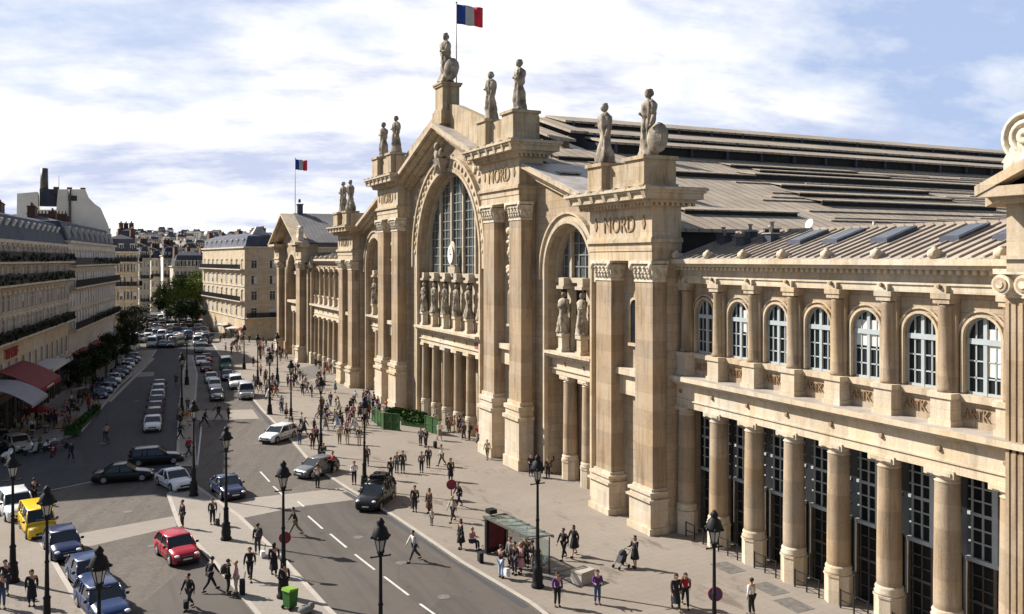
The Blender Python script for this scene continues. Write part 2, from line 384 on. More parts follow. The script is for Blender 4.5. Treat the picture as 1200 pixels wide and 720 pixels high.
# ---- wall masses -------------------------------------------------------------
wall = MB()
gable_c = lambda y: 31.4-.372*abs(y-YC)
arch_wall(wall, 34.7, 36.3, YC-12.6, YC+12.6, 0, gable_c, YC, 9.0, 18.3, 0, 0, 36)
SIDE = 26.5
for s in (-1, 1):
    gs = lambda y: 25.7-.325*(abs(y-YC)-21)-.2
    y0, y1 = yy(s, 20.4, 32.6)
    arch_wall(wall, 34.7, 36.3, y0, y1, 0, gs, YC+s*SIDE, 3.75, 17.1, 0, 0, 22)
    # masonry behind the twin pilasters
    y0, y1 = yy(s, 12.55, 20.45); wall.box(34.25, 37, y0, y1, 0, 22.9)
    y0, y1 = yy(s, 32.55, 40.4); wall.box(34.25, 37, y0, y1, 0, 17.9)
wall.build('wall', M['stone'], stn)
# jamb shafts framing the great arch and side arches, archivolts
mb = MB(); arch_ring(mb, 34.3, 34.7, YC, 18.3, 9.0, 9.35, 0, 40, leg=18.3); arch_ring(mb, 34.42, 34.7, YC, 18.3, 9.36, 10.35, 0, 40, leg=1.2)
arch_ring(mb, 34.2, 34.7, YC, 18.3, 10.36, 10.62, 0, 40, leg=1.2)
for i in range(30):
    a = math.pi*(i+.5)/30; mb.ball((34.38, YC-9.85*math.cos(a), 18.3+9.85*math.sin(a)), (.12, .3, .3), 6, 0)
mb.build('archivolt', M['trim'], stn)
for s in (-1, 1):
    mb = MB(); yc = YC+s*SIDE
    arch_ring(mb, 34.35, 34.7, yc, 17.1, 3.75, 4.0, 0, 26, leg=17.1); arch_ring(mb, 34.48, 34.7, yc, 17.1, 4.01, 4.5, 0, 26, leg=.8); arch_ring(mb, 34.3, 34.7, yc, 17.1, 4.51, 4.68, 0, 26, leg=.8)
    mb.build('archivolt', M['trim'], stn)
# keystone figure of the great arch
mb = MB(); mb.frus((33.7, 34.7, YC-.5, YC+.5), (33.2, 34.7, YC-.9, YC+.9), 26.9, 28.6)
mb.ball((33.6, YC, 28.9), (.5, .55, .8), 10); mb.ball((33.4, YC, 29.9), (.36, .36, .45), 10); mb.ball((33.6, YC-.7, 29.2), (.3, .45, .5), 8); mb.ball((33.6, YC+.7, 29.2), (.3, .45, .5), 8)
mb.ball((33.5, YC, 27.6), (.45, .4, .6), 8)
mb.build('keystone_sculpture', M['statue'], stn)
for s in (-1, 1):
    mb = MB(); rs = random.Random(9)
    for k in range(26):
        a = rs.uniform(.35, 1.25); rr_ = 11.0+rs.random()*1.2; y = YC+s*rr_*math.cos(a); z = 18.3+rr_*math.sin(a)
        if z > gable_c(y)-1.2 or abs(y-YC) > 11.5: continue
        mb.ball((34.66, y, z), (.16, rs.uniform(.2, .5), rs.uniform(.2, .45)), 7)
    mb.build('spandrel_carving', M['frieze'], stn)
# ---- colonnades, balconies, glazing of the arches ------------------------------
SP = 3.32
def arch_bay(yc, half, ncol, xcol, zs, r, panes):
    sp = SP if ncol > 2 else 3.05
    offs = [(k-(ncol-1)/2)*sp for k in range(ncol)]
    for o in offs: column(xcol, yc+o, .52 if ncol > 2 else .6, 8.5)
    # entablature
    mb = MB()
    mb.box(xcol-.55, xcol+.7, yc-half, yc+half, 8.5, 8.95); mb.box(xcol-.68, xcol+.7, yc-half, yc+half, 8.95, 9.05)
    mb.box(xcol-.5, xcol+.7, yc-half, yc+half, 9.05, 9.85)
    for o in offs: mb.box(xcol-.62, xcol-.5, yc+o-.75, yc+o+.75, 8.2, 8.5)
    for i in range(int(half*2/.55)):
        y = yc-half+.3+i*.55; mb.box(xcol-.9, xcol-.5, y, y+.25, 9.85, 10.02)
    e = mb.build('entablature', M['frieze'], stn)
    for o in offs: boss(xcol-.5, yc+o, 9.45)
    mb = MB(); mb.box(xcol-1.1, xcol+.7, yc-half, yc+half, 10.02, 10.25); mb.box(xcol-1.3, xcol+.7, yc-half, yc+half, 10.25, 10.48)
    mb.build('balcony', M['plinth'], stn)
    # dark doors behind
    n = ncol+1; w = 2*half/n
    for k in range(n):
        ya = yc-half+k*w; mb = MB()
        mb.box(37.0, 37.1, ya+.15, ya+w-.15, 0, 8.4, 1)
        for t in (.15, w/2, w-.15): mb.box(36.9, 37.0, ya+t-.07, ya+t+.07, 0, 8.4, 0)
        for z in (2.6, 4.6, 6.5): mb.box(36.92, 37.0, ya+.15, ya+w-.15, z-.06, z+.06, 0)
        mb.build('entrance_door', [M['frame_dark'], M['glass']], stn)
    mb = MB()
    for k in range(n+1): 
        ya = yc-half+k*w; mb.box(36.3, 37.3, ya-.3, ya+.3, 0, 8.5)
    mb.build('doorway_pier', M['stone'], stn)
    # pedestals + pieces behind statues
    for o in offs:
        mb = MB(); y = yc+o
        mb.box(34.55, 35.35, y-.42, y+.42, 10.48, 10.75); mb.box(34.65, 35.3, y-.32, y+.32, 10.75, 11.75); mb.box(34.55, 35.35, y-.42, y+.42, 11.75, 12.0)
        mb.build('pedestal', M['plinth'], stn)
        mb = MB(); mb.box(35.5, 36.0, y-.3, y+.3, 10.48, 15.6); mb.box(34.6, 36.0, y-.55, y+.55, 15.6, 15.85); mb.box(34.75, 36, y-.42, y+.42, 15.85, 16.5)
        mb.build('bracket_pier', M['frame_stone'], stn)
    mb = MB(); mb.box(36.0, 36.3, yc-half, yc+half, 10.48, 16.1, 0)
    mb.box(35.35, 36.2, yc-half, yc+half, 16.1, 16.5, 1)
    mb.build('statue_screen', [M['glass'], M['frame_stone']], stn)
    mb = MB()
    for k in range(ncol+1):
        ya = yc-half+.5 if k == 0 else yc+offs[k-1]+.5
        yb = yc+half-.5 if k == ncol else yc+offs[k]-.5
        if yb-ya > .4:
            mb.box(35.9, 35.98, ya, yb, 13.0, 13.1); mb.box(35.9, 35.98, (ya+yb)/2-.05, (ya+yb)/2+.05, 10.5, 16); mb.box(35.85, 35.98, ya, yb, 10.5, 11.6)
    mb.build('statue_window', M['frame_dark'], stn)
    # great window
    win = MB(); zb = 16.5
    top = lambda y: zs+math.sqrt(max(0, r*r-(y-yc)**2))
    pts = [(yc-r, zb)]+[(yc-r*math.cos(math.pi*i/32), zs+r*math.sin(math.pi*i/32)) for i in range(33)]+[(yc+r, zb)]
    win.prism(pts, 35.95, 36.1, 'x')
    w_ = win.build('arched_window', M['sky_glass'], stn)
    mb = MB()
    for o in offs: mb.box(35.62, 35.9, yc+o-.17, yc+o+.17, zb, top(yc+o))
    arch_ring(mb, 35.4, 35.95, yc, zs, r-.3, r, 0, 32, leg=zs-zb)
    sub(mb.build('mullion', M['frame_stone'], stn), w_)
    mb = MB(); edges = [-r]+offs+[r]
    z = zb+.9
    while z < zs+r-.3:
        hw = math.sqrt(max(0, r*r-max(0, z-zs)**2)); mb.box(35.86, 35.93, yc-hw, yc+hw, z-.045, z+.045); z += .95
    for a, b in zip(edges[:-1], edges[1:]):
        for q in ((.33, .67) if panes > 1 else (.5,)):
            y = yc+a+(b-a)*q; mb.box(35.84, 35.91, y-.05, y+.05, zb, top(y)-.05)
    sub(mb.build('glazing_bar', M['bar'], stn), w_)
    return [yc+o for o in offs]
bay_c = arch_bay(YC, 9.0, 6, 35.2, 18.3, 9.0, 2)
bay_r = arch_bay(YC-SIDE, 3.75, 2, 35.6, 17.1, 3.75, 2)
bay_l = arch_bay(YC+SIDE, 3.75, 2, 35.6, 17.1, 3.75, 2)
# red notice at the near end of the central frieze
mb = MB(); mb.box(34.62, 34.69, YC-8.7, YC-7.2, 9.2, 9.75); mb.build('red_notice', mat('faded_red', (.30,.10,.10), .8, .3, 3), stn)
# clock
mb = MB(); mb.frus((35.0, 35.4, YC-.9, YC+.9), (35.0, 35.4, YC-1.0, YC+1.0), 16.5, 17.2); mb.ball((35.15, YC, 18.45), (.22, 1.0, 1.5), 16)
clk = mb.build('clock', M['frame_stone'], stn)
mb = MB(); mb.lathe(0, 0, [(.72, 0), (.72, .06)], 24, 0, M=Matrix.Translation((34.93, YC, 18.5)) @ Matrix.Rotation(R(-90), 4, 'Y') @ Matrix.Diagonal((1.35, 1, 1, 1)))
sub(mb.build('dial', M['gold'], stn), clk)
mb = MB(); mb.box(34.83, 34.86, YC-.04, YC+.04, 18.5, 19.15); mb.box(34.82, 34.85, YC-.4, YC, 18.46, 18.54); sub(mb.build('hands', M['iron'], stn), clk)
# ---- pylons --------------------------------------------------------------------
def pylon(s, offs, w, zp, zc, zt, b0, b1, zpan, zco, ztop, zped, name_txt):
    for o in offs: pilaster(s, o, w, SX, 34.25, zp, zc, zt)
    y0, y1 = yy(s, b0, b1)
    # balcony band and little niche between the two pilasters
    ya, yb = yy(s, offs[0]+w/2, offs[1]-w/2)
    mb = MB(); mb.box(33.9, 34.25, ya, yb, 8.6, 10.0); mb.box(33.55, 34.25, ya-.0, yb, 10.0, 10.45); mb.build('balcony', M['plinth'], stn)
    yc = (ya+yb)/2
    mb = MB(); pts = [(yc-.5, 12.2)]+[(yc-.5*math.cos(math.pi*i/10), 14.7+.5*math.sin(math.pi*i/10)) for i in range(11)]+[(yc+.5, 12.2)]
    mb.prism(pts, 34.18, 34.25, 'x', 1); arch_ring(mb, 34.1, 34.25, yc, 14.7, .5, .68, 0, 10, leg=2.5); mb.box(34.0, 34.25, yc-.75, yc+.75, 12.0, 12.2, 0)
    mb.build('niche', [M['trim'], M['glass']], stn)
    if zt > 20:                                         # carved trophies between the tall pilasters
        mb = MB(); 
        for i in range(16):
            mb.ball((34.15, yc+random.uniform(-.55, .55), 15.6+i*.33), (random.uniform(.2, .45), random.uniform(.25, .6), random.uniform(.2, .45)), 8)
        mb.build('carved_trophy', M['frieze'], stn)
        mb = MB(); mb.box(34.17, 34.25, yc-.6, yc+.6, 5.0, 8.0); mb.build('carved_panel', M['stone'], stn)
    # entablature block
    mb = MB(); H0 = zpan-zt
    mb.box(33.1, 35.4, y0, y1, zt, zt+H0*.42); mb.box(33.04, 35.4, y0-.06, y1+.06, zt+H0*.42, zt+H0*.78); mb.box(32.86, 35.4, y0-.24, y1+.24, zt+H0*.78, zpan-.12); mb.box(32.95, 35.4, y0-.15, y1+.15, zpan-.12, zpan)
    mb.box(33.1, 35.4, y0, y1, zpan, zco)
    mb.build('entablature', M['trim'], stn)
    mb = MB(); hh = ztop-zco
    mb.box(32.8, 35.7, y0-.3, y1+.3, zco, zco+.2*hh); mb.box(32.5, 36.0, y0-.6, y1+.6, zco+.2*hh, zco+.38*hh)
    mb.box(31.95, 36.4, y0-1.1, y1+1.1, zco+.38*hh, zco+.72*hh); mb.box(31.8, 36.5, y0-1.25, y1+1.25, zco+.72*hh, zco+.86*hh); mb.box(31.65, 36.6, y0-1.4, y1+1.4, zco+.86*hh, ztop)
    y = y0-.5
    while y < y1+.5: mb.box(32.55, 32.8, y, y+.2, zco+.02*hh, zco+.2*hh); y += .42
    for k in range(8): mb.box(33.0+k*.42, 33.2+k*.42, y0-.55, y0-.3, zco+.02*hh, zco+.2*hh)
    n = 6
    for i in range(n+1):
        y = y0-.9+(y1-y0+1.8)*i/n; mb.frus((31.9, 32.3, y-.16, y+.16), (31.6, 32.3, y-.22, y+.22), zco+.4*hh, ztop+.12)
    mb.build('cornice', M['trim'], stn)
    mb = MB(); mb.box(31.7, 36.55, y0-1.35, y1+1.35, ztop, ztop+.06); mb.build('lead_capping', M['lead'], stn)
    t = facade_text(name_txt, (zco-zpan)*.78, 33.07, (y0+y1)/2, zpan+(zco-zpan)*.2, M['incised'], sx=.88)
    for k in (-1, 1):
        mb = MB(); y = (y0+y1)/2+k*(y1-y0)*.385; z = (zpan+zco)/2; mb.prism([(y-.2, z-.1), (y, z-.5), (y+.2, z-.1), (y, z+.5)], 33.03, 33.1, 'x'); mb.build('lozenge', M['incised'], stn)
    # attic: parapet with two pedestals
    mb = MB(); mb.box(33.0, 35.2, y0+.3, y1-.3, ztop, ztop+(zped-ztop)*.86); mb.build('parapet', M['ochre'], stn)
    for k, o in enumerate(offs):
        y = YC+s*o; hw = 1.15 if k == 1 else .95
        mb = MB(); mb.box(32.45, 34.9 if k == 1 else 34.2, y-hw, y+hw, ztop+.06, zped-.25); mb.box(32.3, 35.05 if k == 1 else 34.3, y-hw-.15, y+hw+.15, zped-.25, zped)
        mb.box(32.3, 35.05 if k == 1 else 34.3, y-hw-.15, y+hw+.15, ztop+.06, ztop+.32)
        mb.build('pedestal', M['ochre'], stn)
for s in (-1, 1):
    pylon(s, (13.95, 19.55), 2.35, 5.84, 21.35, 22.9, 12.4, 20.55, 24.4, 26.7, 28.0, 30.7, 'NORD')
    pylon(s, (34.15, 39.25), 2.05, 3.05, 16.5, 17.9, 32.4, 40.35, 19.45, 21.45, 22.6, 24.75, 'NORD')
# ---- raking cornices and parapets --------------------------------------------------
def rake(a, za, b, zb, t, x0, x1, s, mb, m=0):
    mb.prism([(YC+s*a, za), (YC+s*b, zb), (YC+s*b, zb-t), (YC+s*a, za-t)], x0, x1, 'x', m)
for s in (-1, 1):
    mb = MB()
    rake(0, 32.3, 12.2, 27.75, .4, 32.7, 35, s, mb); rake(0, 31.88, 12.2, 27.33, .35, 33.1, 35, s, mb); rake(0, 31.5, 12.2, 26.95, .5, 33.8, 35, s, mb); rake(0, 30.98, 12.2, 26.43, .3, 34.2, 35, s, mb)
    mb.build('raking_cornice', M['trim'], stn)
    mb = MB(); mb.prism([(YC, 34.6), (YC+s*3, 33.9), (YC+s*10, 31.6), (YC+s*13, 30.6), (YC+s*13, 27.4), (YC, 31.5)], 34.35, 35.2, 'x'); mb.build('parapet', M['ochre'], stn)
    mb = MB(); rake(0, 32.42, 12.2, 27.87, .11, 32.75, 35.6, s, mb); mb.build('lead_capping', M['lead'], stn)
    mb = MB()
    rake(20.6, 26.1, 32.3, 22.35, .35, 33.2, 36, s, mb); rake(20.6, 25.73, 32.3, 21.98, .3, 33.6, 36, s, mb); rake(20.6, 25.41, 32.3, 21.66, .45, 34.1, 36, s, mb)
    mb.build('raking_cornice', M['trim'], stn)
    mb = MB(); rake(20.6, 26.22, 32.3, 22.47, .11, 33.25, 40, s, mb); mb.build('lead_capping', M['lead'], stn)
mb = MB(); mb.box(33.6, 35.5, YC-1.1, YC+1.1, 31.6, 36.2); mb.box(33.45, 35.65, YC-1.28, YC+1.28, 36.2, 36.4); mb.box(33.35, 35.75, YC-1.36, YC+1.36, 36.4, 36.6); mb.box(33.35, 35.75, YC-1.36, YC+1.36, 32.2, 33.6); mb.box(33.5, 35.6, YC-1.22, YC+1.22, 33.6, 33.85)
mb.build('apex_pedestal', M['ochre'], stn)
# ---- wings -------------------------------------------------------------------------
BS = 3.28
def wing(s):
    offs = [40.85+BS*k for k in range(8)]
    e0, e1 = yy(s, 40.4, 65.3)
    for k, o in enumerate(offs): column(35.5, YC+s*o, .60, 8.4)
    mb = MB()
    mb.box(34.98, 36.4, e0, e1, 8.4, 8.85); mb.box(34.9, 36.4, e0, e1, 8.85, 8.93); mb.box(35.0, 36.4, e0, e1, 8.93, 9.85); mb.box(34.85, 36.4, e0, e1, 9.85, 9.98); mb.box(34.6, 36.4, e0, e1, 9.98, 10.15); mb.box(34.4, 36.4, e0, e1, 10.15, 10.42)
    for o in offs: mb.box(34.9, 34.98, YC+s*o-.8, YC+s*o+.8, 8.15, 8.5)
    mb.build('entablature', M['frieze'], stn)
    mb = MB(); mb.box(34.42, 35.75, e0, e1, 10.42, 10.46); mb.build('lead_ledge', M['lead'], stn)
    for o in offs: boss(34.99, YC+s*o, 9.4)
    mb = MB(); 
    for k in range(7):
        a, b = yy(s, offs[k], offs[k+1]); arch_wall(mb, 35.75, 36.6, a, b, 10.4, lambda y: 16.6, (a+b)/2, .93, 14.5, 11.95, 0, 14)
    for t in ((40.4, 40.85), (offs[7], 65.3)):
        a, b = yy(s, *t); mb.box(35.75, 36.6, a, b, 10.4, 16.6)
    mb.build('wall', M['stone'], stn)
    for o in offs:
        y = YC+s*o; mb = MB()
        mb.box(34.95, 35.75, y-.6, y+.6, 10.46, 10.7); mb.box(35.02, 35.75, y-.53, y+.53, 10.7, 11.7); mb.box(34.93, 35.75, y-.64, y+.64, 11.7, 11.95)
        mb.build('pedestal', M['plinth'], stn)
        mb = MB(); mb.box(35.45, 35.75, y-.48, y+.48, 11.95, 16.0, 0)
        mb.lathe(35.46, y, [(.42, 11.95), (.42, 12.1), (.35, 12.2), (.34, 13.2), (.31, 15.75), (.37, 15.85), (.33, 15.95)], 18, 0)
        mb.box(35.06, 35.75, y-.44, y+.44, 15.98, 16.2, 1); mb.box(35.0, 35.75, y-.52, y+.52, 16.2, 16.45, 1)
        mb.build('half_column', [M['column'], M['trim']], stn)
        mb = MB(); z = 18.25; x = 34.6
        mb.lathe(0, 0, [(.2, -.2), (.24, -.1), (.24, .1), (.2, .2)], 14, 0, M=Matrix.Translation((x, y, z)) @ Matrix.Rotation(R(90), 4, 'X'))
        mb.ball((x+.05, y, z+.1), (.2, .17, .24), 8); mb.frus((x, x+1.1, y-.16, y+.16), (x, x+.3, y-.12, y+.12), 17.95, 18.35); mb.ball((x+.3, y, 18.3), (.35, .12, .12), 6)
        mb.build('antefix', M['plinth'], stn)
    mb = MB(); mb.box(35.2, 36.6, e0, e1, 16.45, 16.8); mb.box(35.12, 36.6, e0, e1, 16.8, 16.9); mb.box(35.25, 36.6, e0, e1, 16.9, 17.4)
    for o in offs: mb.box(35.0, 35.2, YC+s*o-.32, YC+s*o+.32, 16.45, 16.8)
    mb.box(35.0, 36.6, e0, e1, 17.4, 17.52); mb.box(34.65, 36.6, e0, e1, 17.52, 17.72); mb.box(34.4, 36.6, e0, e1, 17.72, 18.0)
    y = e0
    while y < e1: mb.box(34.8, 35.0, y, y+.18, 17.3, 17.5); y += .4
    mb.build('cornice', M['frieze'], stn)
    for o in offs: boss(34.96, YC+s*o, 16.75, .12)
    for k in range(7):
        a, b = yy(s, offs[k], offs[k+1]); yc = (a+b)/2
        mb = MB(); arch_ring(mb, 35.6, 35.75, yc, 14.5, .93, 1.05, 0, 14, leg=2.5); arch_ring(mb, 35.64, 35.75, yc, 14.5, 1.17, 1.27, 0, 14)
        mb.box(35.5, 35.75, yc-1.15, yc+1.15, 11.62, 11.93, 0); mb.build('window_surround', M['trim'], stn)
        mb = MB()
        pts = [(yc-.93, 11.95)]+[(yc-.93*math.cos(math.pi*i/14), 14.5+.93*math.sin(math.pi*i/14)) for i in range(15)]+[(yc+.93, 11.95)]
        mb.prism(pts, 35.97, 36.02, 'x')
        w = mb.build('window', M['glass'], stn)
        mb = MB(); arch_ring(mb, 35.87, 35.97, yc, 14.5, .85, .93, 0, 14, leg=2.6); mb.box(35.85, 35.97, yc-.09, yc+.09, 11.95, 15.35); mb.box(35.83, 35.97, yc-.9, yc+.9, 14.2, 14.45); mb.box(35.87, 35.97, yc-.9, yc+.9, 11.95, 12.07)
        for z in (12.7, 13.45): mb.box(35.9, 35.97, yc-.9, yc+.9, z-.03, z+.03)
        for t in (-.48, .48): mb.box(35.9, 35.97, yc+t-.03, yc+t+.03, 12, 15.2)
        sub(mb.build('frame', M['frame_blue'], stn), w)
        if s == -1 and k in (1, 4, 6):
            mb = MB(); mb.box(35.935, 35.965, yc-.84, yc-.1 if k != 4 else yc+.84, 13.6 if k != 6 else 12.8, 14.9); sub(mb.build('blind', M['shutter_w'], stn), w)
        facade_text('ARTK', .66, 35.72, yc+.32, 10.86, M['letter'], 'carved_letters', .78)
        # tall ground floor glazing
        mb = MB(); mb.box(36.62, 36.7, a, b, 0, 8.4); w = mb.build('tall_window', M['glass'], stn)
        mb = MB()
        mb.box(36.46, 36.62, yc-.15, yc+.13, 4.3, 8.4); mb.box(36.45, 36.62, a+.2, b-.2, 4.2, 4.4); mb.box(36.55, 36.62, a+.2, b-.2, 6.3, 6.45)
        for t in (-1.2, -.65, .65, 1.2): mb.box(36.56, 36.62, yc+t-.045, yc+t+.045, 4.4, 8.4)
        for z in (5.1, 5.7, 7.0, 7.6): mb.box(36.57, 36.62, a+.25, b-.25, z-.035, z+.035)
        sub(mb.build('frame', M['frame_blue'], stn), w)
        mb = MB(); 
        for y in (a+.25, yc, b-.25): mb.box(36.5, 36.62, y-.08, y+.08, 0, 4.2)
        for z in (.15, 2.4): mb.box(36.52, 36.62, a+.2, b-.2, z-.06, z+.06)
        for z in (1.0, 1.7, 3.0, 3.6): mb.box(36.57, 36.62, a+.25, b-.25, z-.025, z+.025)
        for t in (-1.2, -.65, .65, 1.2): mb.box(36.57, 36.62, yc+t-.03, yc+t+.03, .1, 4.2)
        sub(mb.build('door_frame', M['frame_dark'], stn), w)
        mb = MB()
        for z in (.55, 1.05): mb.box(34.85, 34.89, a+.7, b-.7, z-.02, z+.02)
        for y in (a+.75, yc, b-.75): mb.box(34.84, 34.9, y-.03, y+.03, 0, 1.1)
        mb.build('railing', M['iron'], stn)
    # roof of the wing
    mb = MB(); y0, y1 = yy(s, 40.35, 65.2); W = lambda x: 18.02+(x-34.5)*.318
    mb.prism([(34.5, W(34.5)-.1), (40, W(40)-.1), (40, W(40)), (34.5, W(34.5))], y0, y1, 'y')
    n = int((y1-y0)/.62)
    for i in range(n):
        y = y0+.3+i*.62; mb.prism([(34.6, W(34.6)), (39.95, W(39.95)), (39.95, W(39.95)+.1), (34.6, W(34.6)+.1)], y-.03, y+.03, 'y')
    mb.box(39.9, 40.15, y0, y1, 19.5, 19.92)
    mb.build('roof', M['zinc_y'], stn)
    mb = MB(); mb.box(40.15, 45.0, y0, y1, 17.2, 17.4); mb.box(36.6, 37.2, y0, y1, 8.4, 17.7); mb.build('valley_roof', M['zinc_dark'], stn)
    for o in (49.0, 51.8, 55.2, 59.4, 62.2):
        y = YC+s*o; mb = MB(); 
        P = lambda x, h: (x, W(x)+h)
        mb.prism([P(37.0, .02), P(39.2, .02), P(39.2, .24), P(37.0, .24)], y-.55, y+.55, 'y', 1); mb.prism([P(37.12, .24), P(39.08, .24), P(39.08, .27), P(37.12, .27)], y-.43, y+.43, 'y', 0)
        mb.build('skylight', [M['skyl'], M['zinc_dark']], stn)
for s in (-1, 1): wing(s)
# roof clutter behind the near wing
for (x, y, h, r) in ((42.5, 44.5, 2.0, .35), (42.8, 42.2, 1.4, .6), (43.2, 39.8, 2.2, .25), (41.6, 46.5, 1.1, .8), (43, 47.2, 1.7, .5), (42, 37.8, 1.7, .3)):
    mb = MB(); mb.box(x-r, x+r, y-r*1.4, y+r*1.4, 17.4, 17.4+h, 0); mb.box(x-r-.08, x+r+.08, y-r*1.4-.08, y+r*1.4+.08, 17.4+h, 17.5+h, 1); mb.tube((x, y, 17.5+h), (x, y, 18.1+h), .09, .09, 8, 1)
    mb.build('roof_duct', [M['zinc_dark'], M['lead']], stn)
mb = MB(); mb.lathe(0, 0, [(.05, 0), (.22, .04), (.34, .12), (.34, .14)], 16, 0, M=Matrix.Translation((41.4, 43.2, 20.2)) @ Matrix.Rotation(R(-70), 4, 'Y')); mb.tube((41.4, 43.2, 19.2), (41.4, 43.2, 20.2), .05)
mb.build('satellite_dish', M['white'], stn)
for i, (x, y) in enumerate(((37.6, 46.9), (38.6, 45.6), (37.2, 44.6), (38.9, 43.9), (38.2, 47.8), (37.9, 42.9))):
    z = 18.02+(x-34.5)*.318; mb = MB(); mb.box(x-.3, x+.3, y-.35, y+.35, z-.2, z+.45, 0); mb.box(x-.38, x+.38, y-.43, y+.43, z+.45, z+.52, i % 2); mb.lathe(x, y, [(.1, z+.5), (.1, z+.85), (.16, z+.87), (.16, z+.95)], 8, 1)
    mb.build('roof_vent', [M['zinc_dark'], M['lead']], stn)
# ---- end pavilions -----------------------------------------------------------------------
def pavilion(s):
    c = 77.4; y0, y1 = yy(s, 65.2, 89.6); yc = YC+s*c
    gp = lambda y: 25.3-.43*abs(y-yc)
    mb = MB(); arch_wall(mb, 34.2, 36, y0, y1, 0, lambda y: 19.2, yc, 4.3, 14.6, 0, 0, 22)
    mb.box(36, 60, y0, y0+.6, 0, 19.2); mb.box(36, 60, y1-.6, y1, 0, 19.2); mb.box(59.4, 60, y0, y1, 0, 19.2)
    mb.prism([(y0, 19.2), (y1, 19.2), (y1, 20.6), (yc, 25.6), (y0, 20.6)], 34.2, 36, 'x'); mb.prism([(y0, 19.2), (y1, 19.2), (y1, 20.6), (yc, 25.6), (y0, 20.6)], 59.4, 60, 'x')
    mb.build('wall', M['stone'], stn)
    mb = MB(); arch_ring(mb, 33.9, 34.2, yc, 14.6, 4.3, 4.9, 0, 24, leg=1); mb.build('archivolt', M['trim'], stn)
    for o in (68.1, 86.7):
        pilaster(s, o, 2.0, SX, 34.2, 3.0, 16.2, 17.5)
        a, b = yy(s, o-(2.9 if o < 70 else 1.7), o+(2.9 if o > 80 else 1.7))
        mb = MB(); mb.box(33.05, 34.2, a, b, 17.5, 20.2); mb.box(32.9, 34.2, a-.15, b+.15, 18.0, 18.15); mb.build('entablature', M['trim'], stn)
        mb = MB(); mb.box(33.0, 33.05, YC+s*o-.4, YC+s*o+.4, 18.6, 19.6); mb.build('carved_panel', M['incised'], stn)
        a, b = yy(s, o-(2.3 if o < 70 else 1.7), o+(2.3 if o > 80 else 1.7))
        mb = MB(); mb.box(32.5, 34.4, a-.5, b+.5, 20.2, 20.45); mb.box(31.95, 34.4, a-1.05, b+1.05, 20.45, 20.85); mb.build('cornice', M['trim'], stn)
    for o in (72.4, 82.4):
        mb = MB(); y = YC+s*o; mb.box(33.8, 34.2, y-.5, y+.5, 0, 16.5); mb.box(33.6, 34.2, y-.65, y+.65, 0, 2.5); mb.build('pier', M['column'], stn)
    for o in (64.6, 66.0):
        y = YC+s*o; mb = MB(); mb.box(34.6, 35.6, y-.55, y+.55, 2.1, 16.4, 0); mb.box(34.4, 35.6, y-.7, y+.7, 0, 2.1, 1)
        for t in (-.45, -.15, .15, .45): mb.box(34.55, 34.6, y+t-.08, y+t+.08, 2.3, 16.2, 0)
        for q in (-1, 1): 
            T_ = Matrix.Translation((34.2, y+q*.5, 16.95)) @ Matrix.Rotation(R(90), 4, 'Y')
            mb.lathe(0, 0, [(.42, 0), (.42, .5)], 18, 1, M=T_); mb.lathe(0, 0, [(.30, -.06), (.26, .1)], 16, 0, M=T_); mb.lathe(0, 0, [(.16, -.1), (.14, .1)], 12, 1, M=T_)
        mb.box(34.2, 35.6, y-.85, y+.85, 17.38, 17.6, 1); mb.box(34.5, 35.6, y-.5, y+.5, 16.4, 17.38, 1)
        mb.build('corner_pilaster', [M['column'], M['carved']], stn)
    mb = MB()
    for q in (-1, 1):
        mb.prism([(yc, 26.4), (yc+q*12.75, 20.9), (yc+q*12.75, 20.5), (yc, 26.0)], 31.9, 34.3, 'x'); mb.prism([(yc, 26.0), (yc+q*12.8, 20.6), (yc+q*12.8, 20.1), (yc, 25.5)], 32.6, 34.3, 'x')
    mb.build('raking_cornice', M['trim'], stn)
    for o in (66.2, 88.6):
        y = YC+s*o; mb = MB()
        mb.box(32.6, 33.6, y-.8, y+.8, 20.9, 21.8); mb.frus((32.6, 33.5, y-.9, y+.9), (32.8, 33.4, y-.5, y+.5), 21.8, 22.6)
        mb.lathe(0, 0, [(.95, -.24), (1.05, -.18), (1.05, .18), (.95, .24)], 24, 0, M=Matrix.Translation((33.1, y, 22.75)) @ Matrix.Rotation(R(90), 4, 'Y'))
        for r1, r0, e in ((.98, .82, .42), (.66, .48, .40), (.32, .05, .44)): mb.lathe(0, 0, [(r0, -e), (r1, -e), (r1, e), (r0, e), (r0, -e)], 20, 0, cap=False, M=Matrix.Translation((33.1, y, 22.75)) @ Matrix.Rotation(R(90), 4, 'Y'))
        mb.ball((32.9, y+.5, 21.7), (.4, .35, .35), 8); mb.ball((32.9, y-.5, 21.7), (.4, .35, .35), 8)
        mb.build('scroll_acroterion', M['carved'], stn)
    mb = MB()
    for q in (-1, 1):
        mb.prism([(yc, 26.5), (yc+q*13.0, 20.9), (yc+q*13.0, 20.75), (yc, 26.3)], 34.3, 60.5, 'x')
    mb.build('roof', M['pav_roof'], stn)
    mb = MB(); mb.box(35.0, 35.9, yc-.6, yc+.6, 25.6, 28.0, 0); mb.box(34.9, 36.0, yc-.7, yc+.7, 28.0, 28.2, 0); mb.lathe(35.4, yc, [(.25, 28.5), (.2, 29.1)], 8, 0); mb.build('chimney', M['zinc_dark'], stn)
    for k in range(3):
        mb = MB(); x = 41+k*5; q = -s
        for (a, b) in ((3.0, 5.0), (7.0, 9.0)):
            mb.prism([(yc+q*a, 26.3-.43*a+.35), (yc+q*b, 26.3-.43*b+.35), (yc+q*b, 26.3-.43*b+.1), (yc+q*a, 26.3-.43*a+.1)], x, x+3.5, 'x', 0)
        mb.build('skylight', M['skyl'], stn)
